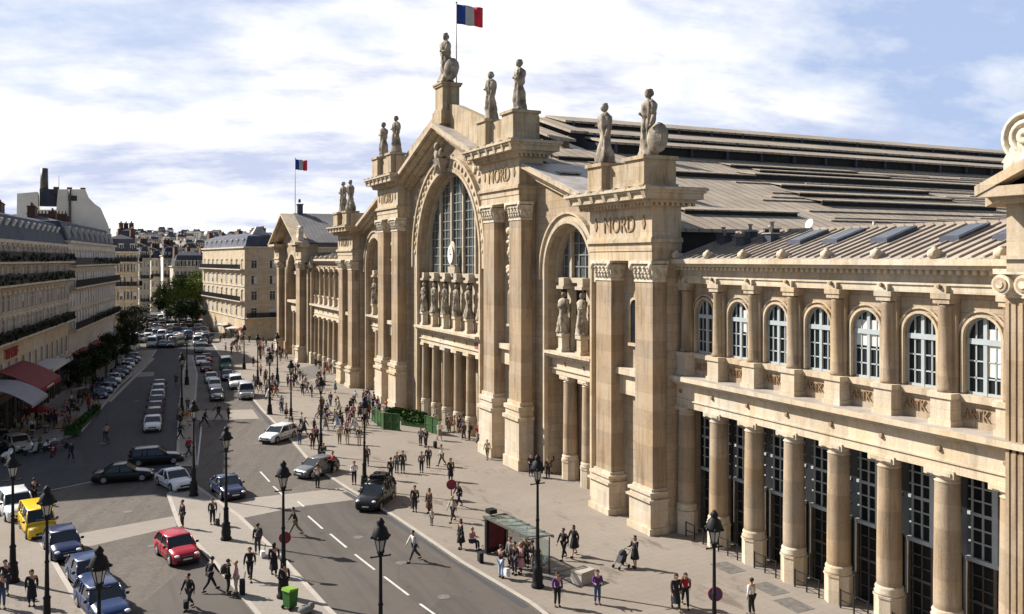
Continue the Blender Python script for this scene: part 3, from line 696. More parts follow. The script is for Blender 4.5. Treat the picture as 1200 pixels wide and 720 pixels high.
    # window screen of the pavilion arch
    mb = MB(); pts = [(yc-4.3, 0)]+[(yc-4.3*math.cos(math.pi*i/20), 14.6+4.3*math.sin(math.pi*i/20)) for i in range(21)]+[(yc+4.3, 0)]
    mb.prism(pts, 35.6, 35.7, 'x'); w = mb.build('arched_window', M['glass'], stn)
    mb = MB()
    for t in (-1.5, 1.5): mb.box(35.2, 35.6, yc+t-.2, yc+t+.2, 0, 18.5)
    mb.box(34.6, 35.6, yc-4.3, yc+4.3, 8.5, 10.0); mb.box(34.0, 35.6, yc-4.3, yc+4.3, 10.0, 10.45); mb.box(35.0, 35.6, yc-4.3, yc+4.3, 15.2, 15.8)
    sub(mb.build('mullion', M['plinth'], stn), w)
    for t in (-1.5, 1.5): column(35.0, yc+t, .55, 8.5)
for s in (-1, 1): pavilion(s)
# ---- train shed roof ------------------------------------------------------------------------
XE = 205
def shed(s):
    P = lambda t, z: (YC+s*t, z)
    def slab(t0, z0, t1, z1, th, x0, x1, mats, name, m=0):
        mb = MB(); mb.prism([P(t0, z0), P(t1, z1), P(t1, z1-th), P(t0, z0-th)], x0, x1, 'x', m); return mb.build(name, mats, stn)
    X0 = 46.4
    for (t0, z0, t1, z1, nm) in ((0, 34.15, 4.5, 32.95, 1), (4.0, 32.45, 9.0, 31.05, 2), (8.6, 30.7, 13.3, 29.6, 3)):
        slab(t0, z0, t1, z1, .22, X0, XE, [M['zinc']], 'roof_lantern')
    mb = MB()
    for (t, za, zb) in ((4.2, 32.2, 32.85), (8.7, 30.4, 31.0), (12.8, 28.3, 29.55)):
        mb.box(X0+.3, XE-.3, *sorted((YC+s*(t-.1), YC+s*t)), za-.3, zb, 0)
        x = X0+1
        while x < XE: mb.box(x-.12, x+.12, *sorted((YC+s*t, YC+s*(t+.35))), za-.3, zb, 1); x += 4.6
    mb.build('louvred_riser', [M['dark'], M['zinc_dark']], stn)
    mb = MB(); mb.prism([P(0, 33.8), P(3.8, 32.9), P(3.8, 32.1), P(8.3, 31), P(8.3, 30.3), P(12.6, 29.4), P(12.6, 27.5), P(0, 27.5)], X0+.25, X0+.5, 'x'); mb.build('lantern_end', M['zinc_dark'], stn)
    for k in range(4):
        mb = MB(); x = 38.5+k*2; zt = 31.6+k*.75
        mb.prism([P(0, zt), P(12-k, zt-.3*(12-k)), P(12-k, zt-.3*(12-k)-.25), P(0, zt-.25)], x, x+2.1, 'x'); mb.box(x, x+.15, *sorted((YC, YC+s*(11.5-k))), zt-4.4, zt-3.2); mb.build('hipped_roof_step', M['zinc'], stn)
    Z = lambda t: 28.5-.332*(t-13)
    slab(12.0, Z(12.0), 38.2, Z(38.2), .25, 36.6, XE, [M['zinc']], 'train_shed_roof')
    mb = MB(); mb.prism([P(0, 31.0), P(12.2, 28.2), P(12.2, 28.0), P(0, 30.8)], 35.4, X0+.3, 'x'); mb.build('gable_roof', M['zinc'], stn)
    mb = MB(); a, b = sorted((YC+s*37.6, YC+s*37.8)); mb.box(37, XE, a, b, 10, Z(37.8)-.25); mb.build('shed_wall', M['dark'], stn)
    def bar(t, xa, xb, w=2.2, th=.42):
        mb = MB(); mb.prism([P(t-w, Z(t-w)+.05), P(t, Z(t)+th), P(t, Z(t)+th-.1), P(t-w, Z(t-w)+.02)], xa, xb, 'x', 0)
        mb.box(xa+.1, xb-.1, *sorted((YC+s*(t-.3), YC+s*(t-.12))), Z(t)-.02, Z(t)+th-.05, 1)
        mb.build('roof_skylight_strip', [M['zinc'], M['dark']], stn)
    def onroof(px, py):
        k = (px-600)/F; dx = k*ct+st; dy = ct-k*st; dz = (HY-py)/F
        # Z(t)=28.5-.332*(YC-y-13) for the near slope
        q = (28.5-.332*(YC-13)-H)/(dz-.332*dy); return dx*q, YC-dy*q
    if s == -1:
        rb = random.Random(4)
        for k in range(60):
            t = 14.2+k*.39; xa = 50+rb.uniform(0, 80); bar(t, xa, min(XE-2, xa+rb.uniform(18, 70)), .6, .13)
        for (xa, ya, xb, yb, w, th) in ((883,210,1150,224,3.0,.6), (862,199,1000,203,2,.35), (895,204,1040,209,1.6,.3), (918,222,1088,228,2,.4), (940,232,1115,237,2,.4), (968,243,1165,247,2.4,.5), (700,196,786,201,2,.5), (786,207,885,211,2.4,.5), (650,205,690,214,2.5,.5), (800,250,940,256,2,.4), (655,188,720,191,1.8,.4)):
            a = onroof(xa, ya); b = onroof(xb, yb); t = (a[1]+b[1])/2
            bar(t, a[0], b[0], w, th)
    else:
        for k in range(4): bar(17+5*k, 50, 180)
for s in (-1, 1): shed(s)
# ---- statues --------------------------------------------------------------------------------------
def statue_mesh(seed, Hh, shield=0, lean=0):
    rnd = random.Random(seed); mb = MB(); n = 28; rows = 22; sc = Hh/4.3; ph = rnd.uniform(0, 6)
    vs = []; fs = []
    for k in range(rows+1):
        u = k/rows; z = u*3.55
        base = (.30*(1-u/.6)**1.5+.36-.05*math.sin(u*9+ph) if u < .6 else .34+.13*math.sin((u-.6)/.4*math.pi*.85))
        if u > .93: base *= 1-(u-.93)/.07*.62
        for i in range(n):
            a = 2*math.pi*i/n
            fold = (.06*math.sin(7*a+ph+3.2*u)+.03*math.sin(13*a-4*u+ph))*(1-u*.5)
            diag = .06*math.sin(3*a+7*u+ph)
            r = base+fold+diag*(.5 if u > .6 else 1)
            sway = .08*math.sin(u*3.2+ph)+lean*u
            r *= 1.27; vs.append((r*.8*math.cos(a)*sc, (r*math.sin(a)+sway)*sc, (z+.12)*sc))
    for k in range(rows):
        for i in range(n):
            j = (i+1) % n; fs.append((k*n+i, k*n+j, (k+1)*n+j, (k+1)*n+i))
    mb.add(vs, fs, 0, True)
    mb.box(-.5*sc, .5*sc, -.55*sc, .55*sc, 0, .16*sc)
    sy = (.08*math.sin(3.2+ph)+lean)*sc
    mb.tube((0, sy, 3.5*sc), (0, sy, 3.78*sc), .15*sc, .13*sc, 10)
    mb.ball((-.03*sc, sy, 3.98*sc), (.27*sc, .235*sc, .31*sc), 12)
    mb.ball((.06*sc, sy, 4.02*sc), (.25*sc, .26*sc, .26*sc), 10); mb.ball((-.25*sc, sy, 3.96*sc), (.05*sc, .035*sc, .06*sc), 6)
    mb.lathe(0, sy, [(.2*sc, 4.12*sc), (.23*sc, 4.28*sc), (.16*sc, 4.3*sc)], 10)
    for q in (-1, 1):                              # arms: one across the body, one lowered holding drapery
        sh = Vector((0, sy+q*.42*sc, 3.35*sc)); 
        if (q == 1) == bool(seed % 2): el, ha = Vector((-.1*sc, sy+q*.62*sc, 2.65*sc)), Vector((-.52*sc, sy+q*.2*sc, 2.75*sc))
        else: el, ha = Vector((.05*sc, sy+q*.68*sc, 2.6*sc)), Vector((-.15*sc, sy+q*.66*sc, 1.95*sc))
        mb.tube(sh, el, .19*sc, .15*sc, 10); mb.ball(sh, .22*sc, 8); mb.ball(el, .125*sc, 8); mb.tube(el, ha, .12*sc, .08*sc, 10); mb.ball(ha, .1*sc, 8)
        for f in range(4): mb.tube(ha, ha+Vector((-.14*sc, (f-1.5)*.045*sc, -.06*sc)), .028*sc, .02*sc, 5)
    for i in range(5):                             # hanging drapery folds
        a = rnd.uniform(1.9, 4.4); mb.tube((.3*math.cos(a)*sc, .38*math.sin(a)*sc, 2.4*sc), (.42*math.cos(a)*sc, .5*math.sin(a)*sc, .2*sc), .06*sc, .12*sc, 6)
    if shield: mb.lathe(0, 0, [(.1, -.12), (.62*sc, -.05), (.7*sc, .05), (.6*sc, .12), (.25*sc, .2)], 18, 0, M=Matrix.Translation((.25*sc, shield*.9*sc, 1.1*sc)) @ Matrix.Rotation(math.atan2(shield*.8, -.6), 4, 'Z') @ Matrix.Rotation(R(80), 4, 'Y') @ Matrix.Diagonal((1.45, 1, 1.2, 1)))
    mb.v = [tuple(Vector(p)+noise.noise_vector(Vector(p)*(2.6/sc)+Vector((seed*7, 0, 0)))*.075*sc+noise.noise_vector(Vector(p)*(7/sc))*.025*sc) for p in mb.v]
    return mb.mesh('statue', [M['statue']])
_sv = {}
def statue(x, y, z, hh, seed, label, shield=0, group=None, m=None):
    key = (seed % 5, hh, shield)
    if key not in _sv: _sv[key] = statue_mesh(seed % 5+1, hh, shield)
    o = bpy.data.objects.new('statue', _sv[key]); COL.objects.link(o); o.location = (x, y, z); o.rotation_euler = (0, 0, random.uniform(-.3, .3))
    tag(o, label, 'statue', group or 'stone statues of the station facade')
    return o
statue(34.4, YC, 36.6, 5.4, 1, 'tallest draped stone statue, on the high pedestal at the very peak of the station', -1)
for s, side in ((-1, 'near'), (1, 'far')):
    statue(33.4, YC+s*13.95, 30.7, 4.45, 2, 'weathered draped statue on %s upper pylon, the one beside the central gable' % side)
    statue(33.6, YC+s*19.55, 30.7, 4.45, 3, 'weathered draped statue on outer pedestal of %s upper pylon above the cornice' % side)
    statue(33.3, YC+s*34.15, 24.75, 4.35, 4, 'stone woman statue on %s lower pylon, the one closer to the central gable' % side)
    statue(33.6, YC+s*39.25, 24.75, 4.5, 5, 'stone statue with oval shield on outer pedestal of %s lower pylon' % side, s)
ordn = ['farthest', 'second farthest', 'third farthest', 'third nearest', 'second nearest', 'nearest']
for k, y in enumerate(sorted(bay_c, reverse=True)): statue(34.95, y, 12.0, 3.35, k, '%s of the six draped statues in a row under the great central window' % ordn[k])
for nm, bay in (('near', bay_r), ('far', bay_l)):
    for k, y in enumerate(sorted(bay, reverse=True)): statue(34.95, y, 12.0, 3.35, k+2, '%s of the two standing statues below the %s side arch window' % (('farther', 'nearer')[k], nm))
# ---- flags ---------------------------------------------------------------------------------------------
def flag(x, y, z0, z1, w, h, label):
    t = thing('flagpole', (x, y, z0), label, 'flag', 'tricolour flags on the station roof')
    mb = MB(); mb.tube((0, 0, 0), (0, 0, z1-z0), .07, .05, 8); mb.ball((0, 0, z1-z0), .12, 8); mb.build('pole', M['lead'], t, loc=(0, 0, 0))
    vs = []; fs = []; nx, nz = 18, 5; mb = MB()
    dx, dy = .86, -.25
    for i in range(nx+1):
        for k in range(nz+1):
            u = i/nx*w; wv = .16*math.sin(i*.75+k*.25)*(i/nx)**.6
            vs.append((dx*u-dy*wv*2, dy*u+dx*wv*2, z1-z0-.15-h*k/nz-.10*u+.07*math.sin(i*.8)*(i/nx)))
    for i in range(nx):
        for k in range(nz): fs.append((i*(nz+1)+k, (i+1)*(nz+1)+k, (i+1)*(nz+1)+k+1, i*(nz+1)+k+1))
    mb.add(vs, fs, 0, True)
    for i in range(len(fs)): mb.m[i] = (i//nz)*3//nx
    f = mb.build('flag', [M['blue'], M['white'], M['flagred']], t, loc=(0, 0, 0), fix=False)
    so = f.modifiers.new('cloth_thickness', 'SOLIDIFY'); so.thickness = .015
flag(35.6, YC, 36.85, 45.4, 3.2, 2.1, 'blue white and red flag on tall pole behind the peak statue')
flag(34.6, YC+77.4, 26.2, 36.6, 2.4, 1.9, 'small blue white and red flag on the far end pavilion roof')
# ================================================================= light and sky
SUN_EL, SAX, SAY = R(37), -.66, .75
sd = bpy.data.lights.new('sun', 'SUN'); sun = bpy.data.objects.new('sun', sd); COL.objects.link(sun)
sd.energy = 5.0; sd.angle = R(.55); sd.color = (1, .94, .85)
dirv = Vector((SAX, SAY, 0)).normalized()*math.cos(SUN_EL)+Vector((0, 0, math.sin(SUN_EL)))
sun.rotation_euler = (-dirv).to_track_quat('-Z', 'Y').to_euler(); sun.location = (-60, 120, 120)
w = bpy.data.worlds.new('World'); scn.world = w; w.use_nodes = True; nt = w.node_tree
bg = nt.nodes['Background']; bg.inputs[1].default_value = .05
sky = nt.nodes.new('ShaderNodeTexSky'); sky.sky_type = 'NISHITA'; sky.sun_disc = False
sky.sun_elevation = SUN_EL; sky.sun_rotation = math.atan2(SAX, SAY); sky.air_density = 1.0; sky.dust_density = .6; sky.ozone_density = 2.0
tc = nt.nodes.new('ShaderNodeTexCoord'); sp = nt.nodes.new('ShaderNodeSeparateXYZ'); nt.links.new(tc.outputs['Generated'], sp.inputs[0])
zz = math_n(nt, 'MAXIMUM', math_n(nt, 'ADD', sp.outputs[2], .30), .05)
cb = nt.nodes.new('ShaderNodeCombineXYZ'); nt.links.new(math_n(nt, 'DIVIDE', sp.outputs[0], zz), cb.inputs[0]); nt.links.new(math_n(nt, 'DIVIDE', sp.outputs[1], zz), cb.inputs[1])
mp = nt.nodes.new('ShaderNodeMapping'); mp.inputs['Rotation'].default_value = (0, 0, R(25)); mp.inputs['Scale'].default_value = (.75, 1.0, 1); mp.inputs['Location'].default_value = (3.1, 1.7, 0)
nt.links.new(cb.outputs[0], mp.inputs[0])
n1 = noise_n(nt, mp.outputs[0], 1.15, 9, .58); n1b = noise_n(nt, mp.outputs[0], 3.2, 8, .62)
# more cloud towards the sun's side of the sky
lean = math_n(nt, 'MULTIPLY', math_n(nt, 'ADD', math_n(nt, 'MULTIPLY', sp.outputs[0], -.83), math_n(nt, 'MULTIPLY', sp.outputs[1], .55)), .13)
cov = math_n(nt, 'ADD', math_n(nt, 'ADD', math_n(nt, 'MULTIPLY', n1, .75), math_n(nt, 'MULTIPLY', n1b, .25)), lean)
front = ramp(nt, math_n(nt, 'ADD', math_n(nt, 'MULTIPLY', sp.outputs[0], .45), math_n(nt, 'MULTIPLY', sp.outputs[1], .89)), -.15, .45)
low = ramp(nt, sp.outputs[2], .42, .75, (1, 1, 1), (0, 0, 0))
openf = math_n(nt, 'MULTIPLY', front, low)  # unseen sky overhead and behind the camera dimmed to lower the fill light
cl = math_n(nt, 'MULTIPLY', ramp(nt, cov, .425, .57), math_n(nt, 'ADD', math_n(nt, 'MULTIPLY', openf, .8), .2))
n2 = noise_n(nt, stretch(nt, mp.outputs[0], (1, 1.5, 1)), 1.9, 8, .6)
shade = ramp(nt, n2, .38, .54, (6.8, 7.5, 9.8), (13.0, 12.9, 12.7))
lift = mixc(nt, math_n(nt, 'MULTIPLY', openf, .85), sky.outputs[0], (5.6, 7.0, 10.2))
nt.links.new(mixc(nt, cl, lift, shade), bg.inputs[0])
vs_ = scn.view_settings; vs_.view_transform = 'Standard'; vs_.look = 'None'; vs_.exposure = .88; vs_.gamma = 1; vs_.use_curve_mapping = False
# ================================================================= ground
def sheet(name, pts, z, m, z0=None, **kw):
    mb = MB()
    if z0 is None: mb.add([(x, y, z) for x, y in pts], [tuple(range(len(pts)))])
    else: mb.prism(pts, z0, z, 'z')
    o = mb.build(name, m, loc=(0, 0, 0)); tag(o, kind='structure'); return o
def GP(*pp): return [G(*p) for p in pp]
# terrain with a far hill
mb = MB(); vs = []; fs = []; 
def hill_z(x, y):
    d = math.hypot(x, y); 
    if d < 420: return -.02
    t = min(1, (d-420)/1300); az = math.atan2(x, y)
    return -.02+46*(t*t*(3-2*t))*(.85+.25*math.sin(az*9+1))
rad = [0, 60, 150, 300, 420, 500, 600, 700, 820, 950, 1100, 1250, 1400, 1600, 1900, 2600, 4500, 8000]; NA = 96
for r in rad:
    for i in range(NA):
        a = 2*math.pi*i/NA; x, y = r*math.sin(a), r*math.cos(a); vs.append((x, y, hill_z(x, y)))
for k in range(len(rad)-1):
    for i in range(NA):
        j = (i+1) % NA; fs.append((k*NA+i, k*NA+j, (k+1)*NA+j, (k+1)*NA+i))
mb.add(vs, fs); tag(mb.build('ground', M['earth'], loc=(0, 0, 0)), kind='structure')
# carriageways: setts in the middle, asphalt streets, pale stone bands, kerbed pavements
sheet('square_paving', [(-70, -20), (60, -20), (60, 120), (40, 260), (-5, 260), (-70, 90)], .0, M['cobble'])
sheet('road_asphalt', GP((60,800),(283,607),(415,584),(470,600),(660,730),(900,900),(500,1150)), .004, M['asphalt'])
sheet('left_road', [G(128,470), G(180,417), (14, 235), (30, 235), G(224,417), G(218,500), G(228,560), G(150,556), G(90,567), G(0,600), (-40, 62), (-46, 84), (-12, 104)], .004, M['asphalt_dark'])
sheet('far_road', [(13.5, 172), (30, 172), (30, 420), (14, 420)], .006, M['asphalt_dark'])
sheet('stone_band', GP((60,631.5),(205.5,604.7),(207,617),(75,647.5)), .006, M['pale'])
sheet('stone_band', GP((238,596),(285,585),(400,572),(450,580),(415,586),(350,594),(282,608),(250,614)), .008, M['pale'])
sheet('stone_band', GP((226,482),(296,480),(304,491),(232,493)), .008, M['pale'])
sheet('crossing_band', GP((143,437),(181,436),(180,441),(139,443)), .008, M['pale'])
def kerbed(name, pts, m, h=.13):
    o = sheet(name, pts, h, m, -.01)
    n = len(pts); cx = sum(p[0] for p in pts)/n; cy = sum(p[1] for p in pts)/n
    a = sum(pts[i][0]*pts[(i+1) % n][1]-pts[(i+1) % n][0]*pts[i][1] for i in range(n)); sg = 1 if a > 0 else -1
    mb = MB()
    for i in range(n):
        p, q = Vector(pts[i]), Vector(pts[(i+1) % n]); d = (q-p)
        if d.length < .2: continue
        d.normalize(); nn = Vector((-d.y, d.x))*sg
        mb.prism([p, q, q+nn*.28, p+nn*.28], -.008, h+.006, 'z')
    k = mb.build('kerb', M['kerb'], loc=(0, 0, 0)); tag(k, kind='structure')
    return o
kerbed('station_forecourt', [(20.9, -15), G(620,710), G(540,662), G(460,607), G(405,574), G(366,548), G(338,515), G(306,482), G(282,452), G(262,425), (25.5, 225), (31, 225), (60, 225), (60, -15)], M['plaza'])
kerbed('traffic_island', GP((195,581),(222,562),(233,572),(262,592),(283,607),(330,652),(384,712),(470,800),(420,860),(330,760),(250,664),(207,617)), M['pale'])
kerbed('traffic_island', GP((206,548),(208,500),(213,440),(219,417),(226,417),(232,440),(228,500),(231,548)), M['pale'])
kerbed('left_pavement', [G(128,470), G(142,452), G(175,425), (12.5, 190), (5, 190), (-7.5, 104), (-12, 96), G(60,520), G(96,508)], M['pale'])
kerbed('corner_pavement', GP((-60,600),(28,604),(60,650),(90,700),(160,800),(330,1100),(100,1100),(-200,700)), M['plaza'])
def strip(name, a, b, w, m=M['line'], z=.012):
    p, q = Vector(G(*a)), Vector(G(*b)); d = (q-p).normalized(); n = Vector((-d.y, d.x))*w/2
    return sheet(name, [p-n, q-n, q+n, p+n], z, m)
for a, b in (((361,605),(378,620)),((387,626),(406,642)),((416,650),(439,668)),((450,676),(479,698)),((492,708),(520,728)),((305,553),(316,565)),((320,570),(333,582)),((349,588),(356,594)),((540,745),(575,775))):
    strip('lane_marking', a, b, .14)
strip('lane_marking', (128,471), (180,420), .5, M['kerb']); strip('lane_marking', (20,583), (150,556), .12); strip('lane_marking', (231,548), (236,500), .15)
# iron gratings let into the forecourt
def grating(pts):
    o = sheet('ground_grating', pts, .142, M['grate'], .1)
    return o
grating(GP((343,434),(372,428),(396,438),(362,446)))
for x, y in ((853,668),(902,693),(930,712)):
    g = G(x, y); grating([(g[0]-.6, g[1]-.9), (g[0]+.6, g[1]-.9), (g[0]+.6, g[1]+.9), (g[0]-.6, g[1]+.9)])
g0 = G(640,672); 
sheet('ground_grating', [(g0[0]-1.2, g0[1]-2.2), (g0[0]+1.2, g0[1]-2.2), (g0[0]+1.2, g0[1]+2.8), (g0[0]-1.2, g0[1]+2.8)], .141, M['grate'], .1)

for i, (px, py) in enumerate(((150,600),(250,650),(330,560),(420,630),(120,520),(300,520),(520,700),(180,640),(160,470),(470,660))):
    x, y = G(px, py); mb = MB(); mb.lathe(x, y, [(.34, .005), (.34, .016)], 18); tag(mb.build('manhole_cover', M['grate'], loc=(0, 0, 0)), kind='structure')
def gutter(a, b):
    strip('gutter', a, b, .45, M['asphalt_dark'], .011)
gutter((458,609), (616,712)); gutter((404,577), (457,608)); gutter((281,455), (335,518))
# ================================================================= apartment buildings
_pm = {}
def unit_win(w, h, kind):
    cur = random.choice((0, 0, 1, 2)); k = (round(w, 2), round(h, 2), kind, cur)
    if k in _pm: return _pm[k]
    a = MB()                                        # local: x along wall, y outwards (+), z up from sill
    a.box(-w/2-.16, w/2+.16, 0, .10, -.12, -.0, 0); a.box(-w/2-.14, -w/2, 0, .045, 0, h+.12, 0); a.box(w/2, w/2+.14, 0, .045, 0, h+.12, 0); a.box(-w/2-.22, w/2+.22, 0, .22, h+.12, h+.32, 0); a.box(-w/2, w/2, 0, .09, h, h+.12, 0)
    a.box(-w/2, w/2, 0, .02, 0, h, 1)
    a.box(-.03, .03, .02, .06, 0, h, 2); a.box(-w/2, w/2, .02, .05, h*.7, h*.7+.05, 2); a.box(-w/2, -w/2+.06, .02, .06, 0, h, 2); a.box(w/2-.06, w/2, .02, .06, 0, h, 2)
    if cur == 1: a.box(-w/2+.05, -.05, .02, .028, .1, h-.1, 2)
    if cur == 2: a.box(-w/2+.05, w/2-.05, .02, .028, h*.45, h-.1, 2)
    if kind:
        for s in (-1, 1): a.box(min(s*(w/2+.06), s*(w/2+.52)), max(s*(w/2+.06), s*(w/2+.52)), .05, .09, 0, h, 3)
    me = a.mesh('window', [M['haus2'], M['glass'], M['white'], M['shutter'] if kind == 1 else M['shutter_w']]); _pm[k] = me; return me
def face(root, p0, p1, outward, z0, floors, wallm, bays, shut=0, skip=(), limit=96, cnt=None):
    """windows, string courses and balconies on one facade; floors=[(z, height of window, balcony flag)]"""
    p0, p1 = Vector(p0), Vector(p1); d = (p1-p0); L = d.length; d.normalize(); n = Vector(outward)
    if d.x*n.y-d.y*n.x < 0: p0, p1, d = p1, p0, -d
    Mx = Matrix.Translation((p0.x, p0.y, 0)) @ Matrix(((d.x, n.x, 0, 0), (d.y, n.y, 0, 0), (0, 0, 1, 0), (0, 0, 0, 1)))
    o0 = Vector(root['_o']); k = 0
    for (z, hh, bal) in floors:
        for i in range(bays):
            if cnt is not None and cnt[0] >= limit: break
            x = L*(i+.5)/bays; me = unit_win(min(1.3, L/bays*.45), hh, shut)
            o = bpy.data.objects.new('window', me); COL.objects.link(o); o.parent = root
            o.matrix_local = Matrix.Translation(-o0) @ Mx @ Matrix.Translation((x, .003, z))
            if cnt is not None: cnt[0] += 1
        mb = MB()
        if bal:
            mb.box(.2, L-.2, 0, .95, z-.42, z-.22, 0, M=Mx); mb.box(.2, L-.2, .02, .18, z-.7, z-.42, 0, M=Mx)
            x = .6
            while x < L: mb.box(x-.1, x+.1, .0, .7, z-.62, z-.42, 0, M=Mx); x += L/bays
            b = mb.build('balcony', M['haus2'], root)
            mb = MB(); mb.box(.2, L-.2, .88, .93, z+.78, z+.84, 0, M=Mx); mb.box(.2, L-.2, .88, .93, z-.18, z-.12, 0, M=Mx)
            if bal == 2:
                x = .3
                while x < L-.3: mb.box(x-.05, x+.05, .89, .92, z-.2, z+.8, 0, M=Mx); x += .13
            else:
                x = .3
                while x < L-.3: mb.box(x-.035, x+.035, .89, .92, z-.2, z+.8, 0, M=Mx); x += .2
            r = mb.build('balcony_railing', M['iron'], root); sub(r, b)
        else:
            mb.box(0, L, 0, .16, z-.55, z-.35, 0, M=Mx); mb.build('string_course', M['haus2'], root)
    return Mx, L
def chimneys(root, pts, z, hh=2.2):
    for x, y, lx, ly in pts:
        mb = MB(); mb.box(x-lx, x+lx, y-ly, y+ly, z-2, z+hh, 0); mb.box(x-lx-.08, x+lx+.08, y-ly-.08, y+ly+.08, z+hh, z+hh+.12, 0)
        if lx > ly: 
            n = int(lx*2/.5); [mb.lathe(x-lx+.3+i*.5, y, [(.13, z+hh+.1), (.1, z+hh+.65)], 6, 1) for i in range(n)]
        else:
            n = int(ly*2/.5); [mb.lathe(x, y-ly+.3+i*.5, [(.13, z+hh+.1), (.1, z+hh+.65)], 6, 1) for i in range(n)]
        mb.build('chimney', [M['brick'], M['pot']], root)
def block(name, foot, eave, label, wallm, cat='building', roof_h=4.2, inset=2.6, roofm=None, world=True):
    """foot: 4 ground corners; mansard roof"""
    cx = sum(p[0] for p in foot)/4; cy = sum(p[1] for p in foot)/4
    t = thing(name, (cx, cy, 0), label, cat, world=True)
    mb = MB(); mb.prism(foot, -.05, eave, 'z'); mb.build('wall', wallm, t)
    c = Vector((cx, cy)); 
    def ins(k): 
        out = []
        n = len(foot)
        for i in range(n):
            p = Vector(foot[i]); a = (Vector(foot[i-1])-p).normalized(); b = (Vector(foot[(i+1) % n])-p).normalized()
            sn = abs(a.x*b.y-a.y*b.x) or 1; out.append(p+(a+b)*(k/sn))
        return out
    mb = MB(); lo, hi = ins(-.35), ins(inset*.55); top = ins(inset*2.3)
    mb.prism(lo, eave, eave+.35, 'z', 0); mb.build('cornice', M['haus2'], t)
    mb = MB(); 
    def ring(A, za, B, zb):
        n = len(A); mb.add([(*p, za) for p in A]+[(*p, zb) for p in B], [(i, (i+1) % n, n+(i+1) % n, n+i) for i in range(n)])
    b0 = ins(.15); ring(b0, eave+.35, hi, eave+roof_h*.75); ring(hi, eave+roof_h*.75, top, eave+roof_h); mb.add([(*p, eave+roof_h) for p in top], [(0, 1, 2, 3)])
    mb.build('mansard_roof', roofm or M['slate'], t)
    return t
def dormers(root, p0, p1, n, z, hh, out, count, mset=None, depth=1.4):
    p0, p1 = Vector(p0), Vector(p1); d = p1-p0; L = d.length; d.normalize(); o = Vector(out)
    Mx = Matrix.Translation((p0.x, p0.y, 0)) @ Matrix(((d.x, o.x, 0, 0), (d.y, o.y, 0, 0), (0, 0, 1, 0), (0, 0, 0, 1)))
    for i in range(count):
        x = L*(i+.5)/count; mb = MB()
        mb.box(x-.5, x+.5, -depth-.6, -.35, z, z+hh, 0, M=Mx); mb.box(x-.62, x+.62, -depth-.7, -.25, z+hh, z+hh+.14, 0, M=Mx); mb.box(x-.36, x+.36, -.35, -.32, z+.15, z+hh-.15, 1, M=Mx); mb.box(x-.03, x+.03, -.32, -.29, z+.15, z+hh-.15, 0, M=Mx)
        mb.build('dormer_window', [M['white'], M['glass']], root)
# left row: facade line runs at 8.4 degrees
LA = R(8.4); LD = Vector((math.sin(LA), math.cos(LA))); LN = Vector((LD.y, -LD.x)); L0 = Vector((-7.9, 102.9))
def LP(t, o=0): p = L0+LD*t+LN*o; return (p.x, p.y)
LM0 = Matrix.Translation((L0.x, L0.y, 0)) @ Matrix(((LD.x, LN.x, 0, 0), (LD.y, LN.y, 0, 0), (0, 0, 1, 0), (0, 0, 0, 1)))
t1 = block('apartment_building', [LP(-9), LP(37.5), LP(37.5, -15), LP(-9, -15)], 19.7, 'long shaded apartment block nearest on the left with dark planted balconies over a red awning', M['haus'])
cnt = [0]
face(t1, LP(-9), LP(37.5), LN, 0, [(9.9, 1.9, 1), (12.6, 1.7, 0), (15.6, 1.7, 2), (18.0-.05, 1.45, 2)], None, 21, 1, cnt=cnt)
for i in range(14):
    mb = MB(); t_ = -6+i*3.1; Mq = LM0 @ Matrix.Translation((t_, -.95, 21.6)) @ Matrix.Rotation(R(62), 4, 'X')
    mb.box(-.5, .5, -.8, .8, -.05, .1, 0, M=Mq); mb.box(-.38, .38, -.68, .68, .1, .12, 1, M=Mq); mb.build('roof_window', [M['white'], M['skyl']], t1)
chimneys(t1, [(*LP(-6, -5), .5, 3), (*LP(3, -9), .5, 3.5), (*LP(12, -8), .5, 4), (*LP(20, -6), .5, 2.5), (*LP(30, -7), .5, 3)], 23.6, 1.6)
def lmb(): return Matrix.Translation((L0.x, L0.y, 0)) @ Matrix(((LD.x, LN.x, 0, 0), (LD.y, LN.y, 0, 0), (0, 0, 1, 0), (0, 0, 0, 1)))
LM = lmb()
def balcony_plants(root, t0, t1_, z, dens=5):
    mb = MB(); rnd = random.Random(int(z*10+t0))
    x = t0
    while x < t1_:
        if rnd.random() < .95:
            for k in range(dens):
                c = Vector((x+rnd.uniform(-.5, .5), .62+rnd.uniform(-.22, .25), z+rnd.uniform(0, .75))); r = rnd.uniform(.15, .28)
                for q in range(7):
                    v = Vector((rnd.gauss(0, 1), rnd.gauss(0, 1), rnd.gauss(0, 1))).normalized(); u = v.orthogonal().normalized()*.13; w2 = v.cross(u).normalized()*.13; p = c+v*r
                    mb.add([p-u-w2, p+u-w2, p+u+w2, p-u+w2], [(0, 1, 2, 3)], 0, False, LM)
        x += .5
    mb.build('balcony_plants', M['leafd'], root, fix=False)
for z in (9.9, 15.6, 17.95): balcony_plants(t1, -8, 37, z-.1)
